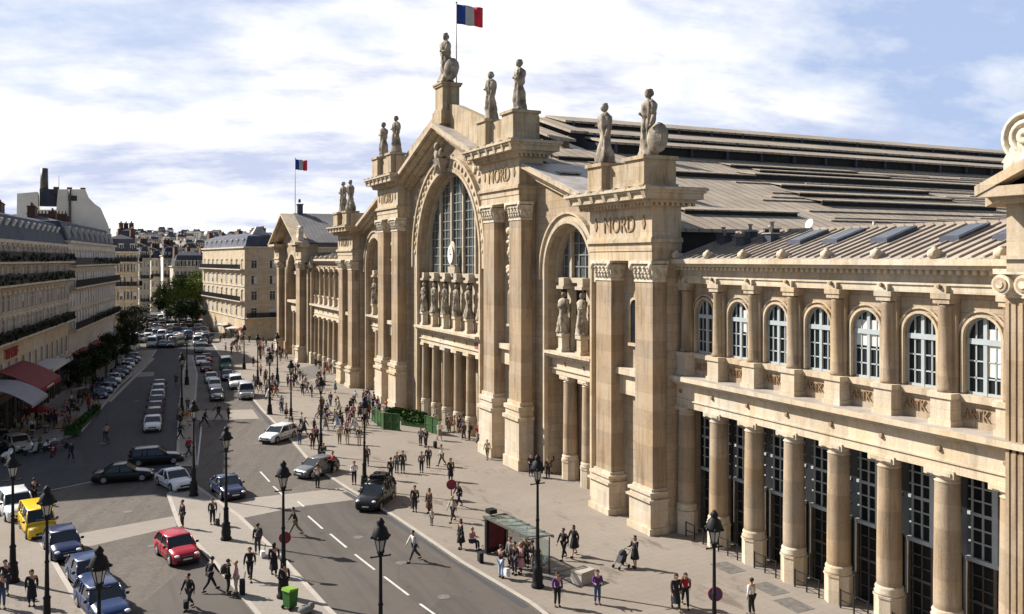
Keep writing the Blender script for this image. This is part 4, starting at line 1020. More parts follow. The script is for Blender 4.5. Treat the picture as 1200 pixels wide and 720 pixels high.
# ground floor shopfronts, awnings and sign
def shopfront(root, t0, t1_, name='shopfront'):
    mb = MB(); x = t0
    mb.box(t0, t1_, .02, .25, 3.6, 4.3, 0, M=LM)
    while x < t1_-3.2:
        mb.box(x+.2, x+3.3, .01, .06, .3, 3.5, 1, M=LM); mb.box(x, x+.18, .01, .22, 0, 3.6, 0, M=LM)
        mb.box(x+1.7, x+1.8, .06, .1, .3, 3.5, 2, M=LM); mb.box(x+.2, x+3.3, .06, .1, 2.6, 2.7, 2, M=LM); x += 3.5
    mb.build(name, [M['frame_dark'], M['glass'], M['iron']], root)
shopfront(t1, -8.5, 37)
def entresol(root, t0, t1_, n):
    for i in range(n):
        x = t0+(t1_-t0)*(i+.5)/n; mb = MB(); mb.box(x-.6, x+.6, .01, .05, 5.3, 7.4, 1, M=LM); mb.box(x-.75, x+.75, .01, .14, 5.1, 5.3, 0, M=LM); mb.box(x-.72, x-.6, .01, .1, 5.3, 7.5, 0, M=LM); mb.box(x+.6, x+.72, .01, .1, 5.3, 7.5, 0, M=LM); mb.box(x-.03, x+.03, .05, .08, 5.3, 7.4, 0, M=LM)
        mb.build('low_window', [M['shutter_w'], M['glass']], root)
entresol(t1, -8, 37, 14)
def awning(root, t0, t1_, zt, zb, out, m, drop=.5, curve=0):
    mb = MB(); n = 8; pts = [( .05+out*i/n, zt+(zb-zt)*(i/n)+curve*math.sin(math.pi*i/n)) for i in range(n+1)]
    for (a, b), (c, d) in zip(pts[:-1], pts[1:]):
        mb.prism([(a, b), (c, d), (c, d-.05), (a, b-.05)], t0, t1_, 'x', 0, M=LM)
    mb.box(t0, t1_, out+.05, out+.09, zb-drop, zb, 0, M=LM)
    return mb.build('awning', m, root)
awning(t1, -1.5, 9.5, 6.9, 5.0, 3.8, M['red'], .5, .2); awning(t1, -9, -1.9, 6.2, 4.6, 4.6, M['grey_canvas'], .3, .5)
mb = MB(); mb.box(9.8, 22, .1, 3.0, 5.55, 5.75, 0, M=LM); mb.box(9.8, 22, 2.9, 3.05, 5.45, 5.85, 0, M=LM); mb.build('canopy', M['white'], t1)
mb = MB(); mb.box(2.0, 5.4, 3.88, 3.9, 4.65, 4.85, 0, M=LM); mb.build('awning_lettering', M['white'], t1)
mb = MB()
for i in range(5):                                     # red illegible sign letters on the facade
    x = 1.6+i*1.1
    for (a, b, c, d) in ([(0, .25, 0, 1.3), (.65, .9, 0, 1.3), (0, .9, 1.05, 1.3)], [(0, .25, 0, 1.3), (0, .9, .5, .75), (0, .9, 1.05, 1.3)], [(0, .25, 0, 1.3), (.65, .9, 0, 1.3), (.25, .65, .5, .75)])[i % 3]:
        mb.box(x+a*.85, x+b*.85, .16, .26, 7.75+c*.8, 7.75+d*.8, 0, M=LM)
mb.build('sign_lettering', M['redp'], t1)
t2 = block('apartment_building', [LP(37.8), LP(87), LP(87, -14), LP(37.8, -14)], 20.3, 'shaded apartment block with bright dormers, directly before the tall blank white wall', M['haus2'])
cnt = [0]; face(t2, LP(37.8), LP(87), LN, 0, [(8.2, 2, 1), (11.2, 1.9, 0), (14.2, 1.8, 1), (17.4, 1.7, 2)], None, 19, 2, cnt=cnt)
dormers(t2, LP(37.8), LP(87), 0, 21.0, 1.6, LN, 9); shopfront(t2, 38, 86)
chimneys(t2, [(*LP(45, -6), .5, 3.5), (*LP(60, -6), .5, 3.5), (*LP(66, -8), 3, .5), (*LP(78, -7), .5, 4)], 24.3, 1.2)
awning(t2, 40, 50, 4.6, 3.2, 2.6, M['red'], .4, .2); awning(t2, 55, 63, 4.6, 3.2, 2.6, M['red'], .4, .2); awning(t2, 68, 80, 4.6, 3.2, 2.4, M['grey_canvas'], .4, .2)
for z in (8.2, 17.4): balcony_plants(t2, 55, 86, z-.1, 4)
# tall building with the blank party wall
Y3 = LP(87)[1]+.5
def xz(px, py, Y): 
    k = (px-600)/F; X = Y*(k*ct+st)/(ct-k*st); d = X*st+Y*ct; return (X, H+(HY-py)*d/F)
prof = [xz(*p, Y3) for p in ((18,330),(20,227),(44,225),(45,246),(66,246),(68,222),(100,222),(104,232),(112,240),(118,244),(126,262),(131,278),(134,292),(135,330))]
t3 = thing('apartment_building', (-4, Y3, 0), 'tallest pale building on the left, its blank party wall stepping down above the rooftops', 'building', world=True)
mb = MB(); mb.prism([(prof[0][0], 0)]+prof+[(prof[-1][0], 0)], Y3, Y3+16, 'y'); mb.build('party_wall', M['render'], t3)
mb = MB()
x0, z0 = xz(82, 262, Y3); mb.tube((x0, Y3-.25, z0-4), (x0, Y3-.25, z0+6.4), .22, .22, 8, 0); mb.build('flue_pipe', M['frame_dark'], t3)
x0, z0 = xz(57, 222, Y3); mb = MB(); mb.box(x0-1.6, x0+4.2, Y3+2, Y3+5, z0-3, z0+.2, 0); mb.build('roof_plant_room', M['zinc_dark'], t3)
x0, z0 = xz(51, 222, Y3); mb = MB(); mb.tube((x0, Y3+3, z0-1), (x0, Y3+3, z0+4.2), .75, .65, 10, 0); mb.tube((x0+2.5, Y3+3, z0), (x0+2.5, Y3+3, z0+3), .05, .04, 5, 0); mb.build('flue_stack', M['frame_dark'], t3)
x0, z0 = xz(90, 225, Y3); mb = MB(); 
for i in range(3): mb.box(x0-4+i*2.3, x0-3.1+i*2.3, Y3+1, Y3+1.8, z0-.5, z0+.9)
mb.build('chimney', M['brick'], t3)
x0, z0 = xz(84, 230, Y3); mb = MB(); mb.box(x0-.6, x0+.9, Y3-.06, Y3+.1, z0-.9, z0+.1); mb.build('window', M['glass'], t3)
# right corner block beyond the station (lit street front, shaded side)
fl = [(5.5, 1.9, 1), (9.2, 1.9, 2), (12.8, 1.9, 1), (16.2, 1.8, 0), (19.6, 1.4, 2)]
cR, eR = (31.5, 205), (27.6, 250)
n_ = (Vector(eR)-Vector(cR)).normalized()
t4 = block('apartment_building', [cR, eR, (58, 254), (60, 207)], 20.5, 'sunlit corner apartment block with iron balconies beyond the far end of the station', M['haus'], roof_h=3.6, inset=1.6, roofm=M['zinc_dark'])
nn_ = Vector((-n_.y, n_.x)); cnt = [0]
face(t4, eR, cR, nn_, 0, [(5.2, 2.1, 0), (8.9, 2.1, 1), (12.4, 2.0, 0), (16.0, 1.8, 1)], None, 9, 0, cnt=cnt, limit=60)
face(t4, cR, (60, 207), Vector((.07, -1)).normalized(), 0, [(5.2, 1.9, 2), (8.9, 1.9, 0), (12.4, 1.9, 0), (16.0, 1.7, 0)], None, 7, 0, cnt=cnt)
mb = MB(); mb.box(31.9, 38.4, 205.6, 212, 20.85, 21.2); mb.frus((32.0, 38.3, 205.7, 211.9), (34.6, 35.7, 208.2, 209.4), 21.2, 25.4); mb.build('corner_turret_roof', M['lead'], t4)
dormers(t4, eR, cR, 0, 21.0, 1.5, nn_, 8)
chimneys(t4, [(36, 244, .5, 3), (38, 232, .5, 4), (38, 222, .5, 3.5), (44, 214, 3.5, .5), (50, 232, .5, 4)], 24.0, 1.3)
# blocks farther down the street
def frontal(px0, px1, Y, depth, eave, label, wallm, bays, floors, roof_h=3.5, shut=0, roofm=None, side=0, dorm=0):
    a = xz(px0, 300, Y)[0]; b = xz(px1, 300, Y)[0]
    t = block('apartment_building', [(a, Y), (b, Y), (b, Y+depth), (a, Y+depth)], eave, label, wallm, roof_h=roof_h, roofm=roofm, inset=1.6)
    cnt = [0]; face(t, (a, Y), (b, Y), (0, -1), 0, floors, None, bays, shut, cnt=cnt, limit=70)
    if side: face(t, (b, Y), (b, Y+depth), (1, 0), 0, floors, None, side, shut, cnt=cnt)
    if side < 0: pass
    if dorm: dormers(t, (a, Y), (b, Y), 0, eave+.6, 1.5, Vector((0, -1)), dorm)
    chimneys(t, [(a+1, Y+depth*.5, .5, 3), (b-1, Y+depth*.5, .5, 3), ((a+b)/2, Y+depth*.6, .5, 3)], eave+roof_h, 1.3)
    return t
frontal(122, 162, 232, 16, 19.5, 'dark shaded narrow apartment house with slate top at the cross street on the left', M['haus'], 5, [(4.8, 1.9, 1), (8.4, 1.9, 0), (11.8, 1.9, 2), (15, 1.8, 0), (17.6, 1.3, 2)], 4.5, 1, side=4, dorm=3)
flr = [(5, 1.9, 2), (8.6, 1.9, 0), (12.2, 1.9, 2), (15.6, 1.8, 0), (18.6, 1.5, 2)]
# lit row receding behind the cross street
def rowh(p0, p1, depth, eave, label, wm, bays, roofm=None, fl_=flr):
    p0, p1 = Vector(p0), Vector(p1); d = (p1-p0).normalized(); n = Vector((-d.y, d.x))      # body to the right? front faces n
    t = block('apartment_building', [tuple(p0), tuple(p1), tuple(p1-n*depth), tuple(p0-n*depth)], eave, label, wm, roof_h=4, roofm=roofm, inset=1.6)
    cnt = [0]; face(t, p0, p1, n, 0, fl_, None, bays, 0, cnt=cnt, limit=60)
    chimneys(t, [(*(p0+d*k-n*depth*.5), .5, 2.5) for k in (1, (p1-p0).length-1)], eave+4, 1.4)
    return t
def gx(px, Y): return xz(px, 300, Y)[0]
frontal(163, 176, 300, 14, 19, 'narrow sunlit cream house just right of the dark shaded house down the street', M['haus2'], 3, flr, 4, side=3)
frontal(177, 190, 330, 14, 18, 'small cream house with chimneys between the narrow sunlit house and the trees', M['haus2'], 3, flr[:4], 4, side=3)
frontal(191, 206, 318, 14, 19, 'bright white-walled house rising just left of the slate roofed block behind the trees', M['render'], 3, flr, 4)
frontal(204, 243, 300, 16, 15.5, 'wide block with long blue slate roof behind the street trees', M['haus2'], 9, flr[:4], 5.0, 2, roofm=M['slate'])
frontal(138, 160, 262, 14, 23.5, 'taller house with pale chimneys showing above the dark shaded house', M['haus2'], 4, flr+[(21.5, 1.3, 0)], 3, 1)
frontal(245, 285, 262, 14, 20, 'block with brick chimneys continuing behind the sunlit corner block', M['haus'], 6, flr[:4], 4, 0)
# ---- rooftops on the far hill ------------------------------------------------------------------------
rh = random.Random(11)
_hm = {}
def hill_house(v):
    if v in _hm: return _hm[v]
    r = random.Random(v); w, d, h = r.uniform(7, 13), r.uniform(7, 10), r.uniform(8, 13); mb = MB()
    mb.box(-w/2, w/2, -d/2, d/2, -6, h, 0)
    if v % 3 == 0: mb.prism([(-d/2-.3, h), (d/2+.3, h), (0, h+3.5)], -w/2, w/2, 'x', 1)
    else: mb.frus((-w/2, w/2, -d/2, d/2), (-w/2+1.5, w/2-1.5, -d/2+1.5, d/2-1.5), h, h+3, 1)
    nx = int(w/2.4)
    for f in range(int(h/3.1)):
        for i in range(nx):
            x = -w/2+w*(i+.5)/nx; mb.box(x-.5, x+.5, -d/2-.04, -d/2, 1.2+f*3.1, 3.0+f*3.1, 2); 
        for i in range(3):
            y = -d/2+d*(i+.5)/3; mb.box(-w/2-.04, -w/2, y-.5, y+.5, 1.2+f*3.1, 3.0+f*3.1, 2)
    for q in (-1, 1): mb.box(q*w*.36-.3, q*w*.36+.3, -1, 1, h+1, h+3.6, 3)
    mats = [(M['haus2'], M['render'], M['haus'])[v % 3], (M['zinc_dark'], M['slate'], M['lead'], M['zinc_dark'])[v % 4], M['dark'], (M['brick'], M['haus'], M['render'])[v % 3]]
    _hm[v] = mb.mesh('hill_house', mats); return _hm[v]
pos = []
for ring, (d0, cnt_) in enumerate(((360, 14), (430, 20), (520, 26), (620, 28), (730, 30), (850, 32), (980, 34), (1120, 34), (1280, 36), (1450, 36))):
    for i in range(cnt_):
        px = 138+(325-138)*(i+rh.uniform(.1, .9))/cnt_; a = TH+math.atan((px-600)/F); d = d0*rh.uniform(.95, 1.05)
        pos.append((d*math.sin(a), d*math.cos(a), px, ring))
for i, (x, y, px, ring) in enumerate(pos):
    o = bpy.data.objects.new('hill_house', hill_house(i % 12)); COL.objects.link(o)
    o.location = (x, y, max(0, hill_z(x, y))+rh.uniform(-1, 3 if ring < 3 else 7)); o.rotation_euler = (0, 0, rh.uniform(-.6, .6))
    tag(o, 'small distant house among the rooftops massed on the far hill', 'house', 'houses massed on the far hill')
# ---- trees ---------------------------------------------------------------------------------------------
def tree_mesh(seed, h, rad, leafm, n=4200, ls=.30):
    r = random.Random(seed); tr = MB(); cr = MB()
    tr.tube((0, 0, 0), (0, 0, h*.4), .26, .18, 8)
    cl = []
    for i in range(10):
        a = r.uniform(0, 6.28); L = r.uniform(.3, .75)*rad; e = (L*math.cos(a), L*math.sin(a), h*r.uniform(.5, .85)); tr.tube((0, 0, h*r.uniform(.28, .42)), e, .1, .03, 5); cl.append((Vector(e), rad*r.uniform(.28, .45)))
    for i in range(14): 
        a = r.uniform(0, 6.28); q = rad*r.uniform(.2, .85); cl.append((Vector((q*math.cos(a), q*math.sin(a), h*r.uniform(.42, .92))), rad*r.uniform(.2, .38)))
    for i in range(n):
        c, rr = cl[r.randrange(len(cl))]; v = Vector((r.gauss(0, 1), r.gauss(0, 1), r.gauss(0, 1))).normalized(); p = c+v*rr*r.random()**.4
        if p.z > h: continue
        u = Vector((r.gauss(0, 1), r.gauss(0, 1), r.gauss(0, .6))).normalized(); w2 = u.cross(v+Vector((.1, .2, .3))).normalized(); s = ls*r.uniform(.6, 1.3)
        cr.add([p-u*s*.5, p+w2*s*.32, p+u*s*.5, p-w2*s*.32], [(0, 1, 2, 3)], 0)
    return tr.mesh('trunk', [M['bark']]), cr.mesh('crown', [leafm], fix=False)
_tm = {}
def tree(x, y, h, rad, leafk, label, seed, group=None, n=4200, ls=.3, z=0):
    k = (seed, h, rad, leafk)
    if k not in _tm: _tm[k] = tree_mesh(seed, h, rad, M[leafk], n, ls)
    t = thing('street_tree', (x, y, z), label, 'tree', group, rz=seed*1.3)
    for nm, me in zip(('trunk', 'crown'), _tm[k]):
        o = bpy.data.objects.new(nm, me); COL.objects.link(o); o.parent = t
    return t
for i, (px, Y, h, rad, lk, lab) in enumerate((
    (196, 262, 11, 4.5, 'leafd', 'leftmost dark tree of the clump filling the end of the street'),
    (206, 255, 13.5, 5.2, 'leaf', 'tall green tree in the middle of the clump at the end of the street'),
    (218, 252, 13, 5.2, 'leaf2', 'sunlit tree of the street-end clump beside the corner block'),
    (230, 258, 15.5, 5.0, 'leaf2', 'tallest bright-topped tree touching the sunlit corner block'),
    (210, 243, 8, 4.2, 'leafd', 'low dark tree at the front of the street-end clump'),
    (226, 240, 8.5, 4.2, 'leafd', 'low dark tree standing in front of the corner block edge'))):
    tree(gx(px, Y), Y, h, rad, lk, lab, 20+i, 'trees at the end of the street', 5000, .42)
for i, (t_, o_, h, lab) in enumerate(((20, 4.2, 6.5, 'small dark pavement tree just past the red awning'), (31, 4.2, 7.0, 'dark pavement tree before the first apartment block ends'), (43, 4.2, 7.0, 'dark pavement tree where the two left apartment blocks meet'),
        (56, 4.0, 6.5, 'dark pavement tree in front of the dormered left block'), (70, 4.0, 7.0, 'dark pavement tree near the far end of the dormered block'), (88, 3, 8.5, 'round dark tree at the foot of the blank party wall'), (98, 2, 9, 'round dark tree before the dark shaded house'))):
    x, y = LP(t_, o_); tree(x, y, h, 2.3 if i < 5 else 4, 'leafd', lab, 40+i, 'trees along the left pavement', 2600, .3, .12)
# ================================================================= vehicles
def car_parts(L, W, Hh, kind):
    """x forward, origin on the ground at the centre; returns [(name, mesh, matkeys, parentname)]"""
    w = W/2; hl = L/2; gc = .17
    if kind == 'sedan':  belt, hood, tail = .92, .80, .88; ws, rf, rr, rb = .22*L, .06*L, -.17*L, -.33*L
    elif kind == 'hatch': belt, hood, tail = .94, .84, .95; ws, rf, rr, rb = .24*L, .08*L, -.34*L, -.45*L
    elif kind == 'estate': belt, hood, tail = .95, .84, .95; ws, rf, rr, rb = .21*L, .06*L, -.38*L, -.46*L
    elif kind == 'suv': belt, hood, tail = 1.12, 1.02, 1.12; ws, rf, rr, rb = .22*L, .10*L, -.40*L, -.46*L
    elif kind == 'van': belt, hood, tail = 1.25, 1.08, 1.25; ws, rf, rr, rb = .36*L, .24*L, -.46*L, -.485*L
    else: belt, hood, tail = .95, .84, .95; ws, rf, rr, rb = .22*L, .06*L, -.2*L, -.36*L
    sec = [(-hl, .86, .34, tail-.28), (-hl+.06, .93, gc+.08, tail-.06), (-hl+.3, .98, gc, tail), (rb, 1, gc, belt-.01), (rr, 1, gc, belt), (0, 1, gc, belt), (rf, 1, gc, belt), (ws, .99, gc, belt-.02),
           (ws+.12, .985, gc, hood+.05), (hl*.72, .97, gc, hood-.01), (hl-.22, .93, gc, hood-.10), (hl-.05, .84, gc+.06, hood-.24), (hl, .76, .32, hood-.36)]
    b = MB(); vs = []; n = 11
    for x, k, z0, z1 in sec:
        a = w*k; hgt = z1-z0
        half = [(a*.90, z0), (a*.985, z0+.1), (a, z0+hgt*.45), (a*.985, z0+hgt*.78), (a*.94, z1-.02), (a*.55, z1+.02)]
        for y, z in half: vs.append((x, y, z))
        for y, z in half[::-1]: vs.append((x, -y, z))
    n = 12; fs = []
    for i in range(len(sec)-1):
        for j in range(n): jj = (j+1) % n; fs.append((i*n+j, i*n+jj, (i+1)*n+jj, (i+1)*n+j))
    fs.append(tuple(range(n))); fs.append(tuple(range((len(sec)-1)*n, len(sec)*n))[::-1])
    b.add(vs, fs, 0, True)
    # roof skin and pillars
    ry = w*.80; by = w*.93; zt = Hh
    b.add([(rf, -ry, zt-.05), (rf, ry, zt-.05), (rr, ry, zt-.05), (rr, -ry, zt-.05), (rf-.15, -ry*.9, zt), (rf-.15, ry*.9, zt), (rr+.12, ry*.9, zt), (rr+.12, -ry*.9, zt), (rf+.03, -ry, zt-.09), (rf+.03, ry, zt-.09), (rr-.03, ry, zt-.09), (rr-.03, -ry, zt-.09)],
          [(4, 5, 6, 7), (0, 1, 5, 4), (1, 2, 6, 5), (2, 3, 7, 6), (3, 0, 4, 7), (8, 9, 1, 0), (9, 10, 2, 1), (10, 11, 3, 2), (11, 8, 0, 3)], 0, True)
    xm_ = (rf+rr)/2+.05
    for s in (-1, 1):
        for (xa, xb, t) in ((ws, rf, .05), (rb, rr, .07 if kind in ('sedan', 'hatch') else .11)):
            b.tube((xa, s*by, belt-.03), (xb, s*ry, zt-.07), t, t*.8, 6)
        xm = (rf+rr)/2+.05; b.tube((xm, s*by*1.0, belt-.02), (xm, s*(ry+.012), zt-.07), .045, .04, 6)
        if kind in ('estate', 'van', 'suv'): xm = rr*.62; b.tube((xm, s*by, belt-.02), (xm, s*(ry+.012), zt-.07), .05, .045, 6)
        for xw in (.32*L, -.30*L):                       # wheel arches
            arch = [( .40*math.cos(a), .33+.40*math.sin(a)) for a in [math.pi*i/10 for i in range(11)]]
            for (p, q) in zip(arch[:-1], arch[1:]):
                b.prism([p, q, (q[0]*.86, .33+(q[1]-.33)*.86), (p[0]*.86, .33+(p[1]-.33)*.86)], s*(w+.015), s*(w-.12), 'y', 1, M=Matrix.Translation((xw, 0, 0)))
        for xs in (ws-.1, xm_, rr+.25): b.box(xs-.008, xs+.008, s*(w+.003)-.006, s*(w+.003)+.006, gc+.12, belt-.08, 1)
        for xs in (ws-.75, xm_-.75): b.box(xs-.09, xs+.09, s*w-.012, s*w+.02, belt-.2, belt-.165, 1)
        b.box(-.2*L, .22*L, s*(w+.005)-.01, s*(w+.005)+.01, .42, .47, 1)
    b.box(hl-.08, hl+.04, -w*.72, w*.72, .24, .40, 1); b.box(-hl-.04, -hl+.1, -w*.75, w*.75, .28, .46, 1)
    b.box(hl-.07, hl+.015, -w*.42, w*.42, .46, .60, 1)
    g = MB(); e = .012
    g.add([(ws-.02, -by, belt-.02), (ws-.02, by, belt-.02), (rb+.02, by, belt-.02), (rb+.02, -by, belt-.02), (rf+e, -ry+e, zt-.07), (rf+e, ry-e, zt-.07), (rr-e, ry-e, zt-.07), (rr-e, -ry+e, zt-.07)],
          [(0, 1, 5, 4), (1, 2, 6, 5), (2, 3, 7, 6), (3, 0, 4, 7), (4, 5, 6, 7)], 0, False)
    out = [('body', b.mesh('body', [M['white'], M['tyre']]), None), ('windows', g.mesh('windows', [M['car_glass']]), None)]
    wh = MB(); wh.lathe(0, 0, [(.16, -.1), (.31, -.1), (.33, -.06), (.33, .06), (.31, .1), (.16, .1)], 18, 0, M=Matrix.Rotation(R(90), 4, 'X'))
    ri = MB(); ri.lathe(0, 0, [(.215, -.104), (.2, .104)], 14, 0, M=Matrix.Rotation(R(90), 4, 'X'))
    for k in range(5): ri.box(-.02, .02, -.112, .112, .03, .19, 0, M=Matrix.Rotation(k*R(72), 4, 'Y'))
    wm, rm = wh.mesh('tyre', [M['tyre']]), ri.mesh('rim', [M['rim']])
    for s in (-1, 1):
        for xw in (.32*L, -.30*L): out.append(('wheel', wm, (xw, s*(w-.09), .33), rm))
        hd = MB(); hd.ball((0, 0, 0), (.16, .17, .085), 10); out.append(('headlight', hd.mesh('headlight', [M['lamp_w']]), (hl-.14, s*w*.66, hood-.21)))
        tl = MB(); tl.ball((0, 0, 0), (.09, .12, .14), 8); out.append(('tail_light', tl.mesh('tail_light', [M['lamp_r']]), (-hl+.06, s*w*.74, tail-.18)))
        mi = MB(); mi.ball((0, 0, 0), (.09, .11, .08), 8); mi.tube((0, -s*.1, -.04), (0, -s*.2, -.06), .02); out.append(('wing_mirror', mi.mesh('wing_mirror', [M['tyre']]), (ws-.22, s*(w+.1), belt+.06)))
    for x in (hl+.025, -hl-.05):
        pl = MB(); pl.box(-.01, .01, -.26, .26, -.055, .055); out.append(('number_plate', pl.mesh('number_plate', [M['plate']]), (x, 0, .44)))
    return out
KINDS = {'sedan': (4.6, 1.78, 1.44), 'hatch': (3.9, 1.72, 1.47), 'estate': (4.6, 1.8, 1.5), 'suv': (4.6, 1.9, 1.75), 'van': (4.9, 1.95, 2.05)}
PARTS = {k: car_parts(*v, k) for k, v in KINDS.items()}
PAINT = {n: car_mat('car_paint_'+n, c) for n, c in dict(black=(.012,.012,.014), white=(.72,.73,.74), silver=(.42,.43,.44), grey=(.13,.135,.14), blue=(.018,.04,.12), darkblue=(.014,.022,.075), red=(.36,.015,.03), yellow=(.78,.50,.01), green=(.04,.09,.06), maroon=(.12,.02,.03), beige=(.45,.40,.32), teal=(.12,.22,.19), lightblue=(.09,.14,.26)).items()}
def vehicle(kind, colour, x, y, rz, label, group=None, parts=True, name='parked_car', cat='car', z=.004, sc=1):
    t = thing(name, (x, y, z), label, cat, group, rz=rz)
    if sc != 1: t.scale = (sc, sc, sc)
    for p in PARTS[kind]:
        if not parts and p[0] in ('wing_mirror', 'number_plate'): continue
        o = bpy.data.objects.new(p[0], p[1]); COL.objects.link(o); o.parent = t
        if p[2]: o.location = p[2]
        if p[0] == 'body':
            o.material_slots[0].link = 'OBJECT'; o.material_slots[0].material = PAINT[colour]
        if len(p) > 3:
            r = bpy.data.objects.new('rim', p[3]); COL.objects.link(r); r.parent = o
    return t
def head(a, b):
    (x0, y0), (x1, y1) = G(*a), G(*b); return math.atan2(y1-y0, x1-x0)
def mid(a, b): (x0, y0), (x1, y1) = G(*a), G(*b); return (x0+x1)/2, (y0+y1)/2
def car(kind, colour, tail, front, label, **kw):
    x, y = mid(tail, front); return vehicle(kind, colour, x, y, head(tail, front), label, **kw)
car('sedan', 'black', (110,566), (178,561), 'long black saloon car crossing the square beside the white coupe', name='saloon_car')
car('estate', 'black', (150,546), (214,541), 'black estate car behind the long black saloon', name='estate_car')
car('sedan', 'white', (194,565), (216,577), 'white coupe facing the camera beside the black saloon', name='saloon_car')
car('sedan', 'darkblue', (258,572), (276,587), 'dark car stopped by the two lamp posts on the near island', name='saloon_car')
car('hatch', 'red', (196,644), (220,664), 'red hatchback driving over the setts', name='hatchback_car')
car('estate', 'white', (338,512), (314,520), 'silver-white estate car pulling out by the forecourt kerb', name='estate_car')
car('hatch', 'grey', (384,553), (358,560), 'dark grey hatchback parked at forecourt kerb with people leaning in', name='hatchback_car')
car('suv', 'white', (10,594), (28,616), 'white car behind the yellow van at the left pavement', name='parked_car')
car('van', 'yellow', (36,612), (52,638), 'bright yellow van parked at the left pavement', name='parked_van', cat='van', sc=.9)
car('hatch', 'darkblue', (62,632), (86,668), 'dark blue car parked in front of the yellow van', sc=1.02)
car('hatch', 'blue', (90,668), (120,702), 'mid blue car, second nearest of the parked line at the bottom left')
car('estate', 'blue', (104,700), (138,738), 'nearest blue car at the bottom left corner, roof shining')
car('sedan', 'lightblue', (-12,588), (6,606), 'pale blue car cut by the left edge behind the white car')
# rank on the central island
cols = (('sedan','white','white taxi at the head of the rank beside the island'), ('hatch','maroon','dark red car second in the rank beside the island'), ('sedan','darkblue','dark blue car third in the rank beside the island'), ('sedan','lightblue','pale blue car in the middle of the rank beside the island'), ('sedan','white','second white car of the rank, before the pale blue one'), ('hatch','silver','silver car near the back of the rank beside the island'), ('sedan','blue','blue car at the back of the rank beside the island'))
ym = 504
p0 = Vector(G(179,503)); p1 = Vector(G(191,431)); dd = (p1-p0).normalized()
for i, (k, c, lab) in enumerate(cols):
    q = p0+dd*(5.0*i); vehicle(k, c, q.x, q.y, math.atan2(-dd.y, -dd.x), lab, 'taxis in the rank beside the island')
# parked row at the left kerb
cols = (('hatch','blue','blue car nearest the camera in the row along the left kerb'), ('sedan','lightblue','light blue car second in the row along the left kerb'), ('hatch','blue','third car of the left kerb row, blue with pale windows'), ('sedan','white','white car fourth in the left kerb row'), ('hatch','darkblue','dark blue car fifth in the left kerb row'), ('sedan','darkblue','dark blue saloon sixth in the left kerb row'), ('sedan','silver','silver car seventh in the left kerb row'), ('hatch','white','white hatchback eighth in the left kerb row'), ('hatch','blue','tenth car of the left kerb row, bright blue'), ('sedan','silver','last silver car of the left kerb row before the white van'))
p0 = Vector(G(116,467)); p1 = Vector(G(160,420)); dd = (p1-p0).normalized()
for i, (k, c, lab) in enumerate(cols):
    q = p0+dd*(5.0*i); vehicle(k, c, q.x, q.y, math.atan2(-dd.y, -dd.x)+.25, lab, 'cars parked along the left kerb')
car('van', 'white', (150,414), (160,409), 'white van beyond the end of the left kerb row', name='parked_van', cat='van', sc=1.1)
# queue on the right carriageway
for tail, front, k, c, lab in (((252,463),(256,474),'hatch','grey','grey car at the front of the queue on the right carriageway'), ((250,452),(253,462),'hatch','white','white car second in the queue on the right carriageway'), ((246,444),(249,452),'sedan','white','white saloon third in the queue on the right carriageway'), ((240,431),(243,440),'hatch','maroon','dark red car in the queue behind the white saloon'), ((234,424),(237,431),'sedan','white','white car near the back of the right queue'), ((241,421),(243,427),'sedan','red','red car beside the back of the right queue'),
        ((286,459),(291,474),'van','silver','pale silver van stopped at the crossing beside the forecourt'), ((275,449),(278,460),'suv','white','white off-roader behind the pale silver van'), ((265,440),(268,450),'sedan','blue','blue car behind the white off-roader'), ((263,428),(266,438),'van','teal','green-roofed van behind the blue car'), ((232,409),(236,417),'suv','silver','silver four-by-four coming down the far street'), ((230,402),(233,408),'van','silver','grey minibus behind the silver four-by-four')):
    car(k, c, tail, front, lab, name='queueing_car' if k != 'van' else 'van', cat='car' if k != 'van' else 'van', sc=1.0)
# distant jam
rv = random.Random(5); FAR = []
for r_, yv in enumerate((406, 401, 396.5, 392.5, 389, 386, 383, 380.5, 378)):
    for i in range(12):
        px = 152+i*8+rv.uniform(-2.5, 2.5)-(r_*.5)
        if 214 < px < 232 and r_ < 2: continue
        if px > 250: continue
        if r_ == 0 and px < 176: continue
        FAR.append((px, yv+rv.uniform(-1.2, 1.2)))
for i, (px, py) in enumerate(FAR):
    x, y = G(px, py); c = rv.choice(('white','silver','white','silver','grey','black','darkblue','blue','maroon','lightblue','beige'))
    vehicle(rv.choice(('sedan','hatch','estate','van','suv','hatch')), c, x, y, R(-98)+rv.choice((0, 0, 0, 0, math.pi, .3, -.3))+rv.uniform(-.15, .15), 'distant car in the traffic jam before the street trees', 'distant cars jammed at the far junction', parts=False, name='distant_car', z=.02)
# black off-roader with luggage rack and spare wheels at the forecourt
g = G(448, 598); rz = math.atan2(-.75, -.55)
t = vehicle('suv', 'black', g[0], g[1]+1.6, rz, 'black off-road vehicle with loaded roof rack and spare wheel at the forecourt kerb', name='off_road_vehicle', sc=.96)
mb = MB()
for x in (-1.5, -.6, .3): mb.box(x-.03, x+.03, -.8, .8, 1.82, 1.88)
for s in (-1, 1): mb.box(-1.7, .5, s*.78-.03, s*.78+.03, 1.88, 1.95)
for i in range(7): x = rv.uniform(-1.4, .2); y = rv.uniform(-.55, .55); mb.box(x-.28, x+.28, y-.2, y+.2, 1.9, 2.05+rv.random()*.2)
mb.build('roof_rack', M['iron'], t, loc=(0, 0, 0))
mb = MB(); mb.lathe(0, 0, [(.18, -.11), (.34, -.11), (.36, 0), (.34, .11), (.18, .11)], 16, 0, M=Matrix.Translation((-2.48, 0, 1.05)) @ Matrix.Rotation(R(90), 4, 'Y')); mb.build('spare_wheel', M['tyre'], t, loc=(0, 0, 0))
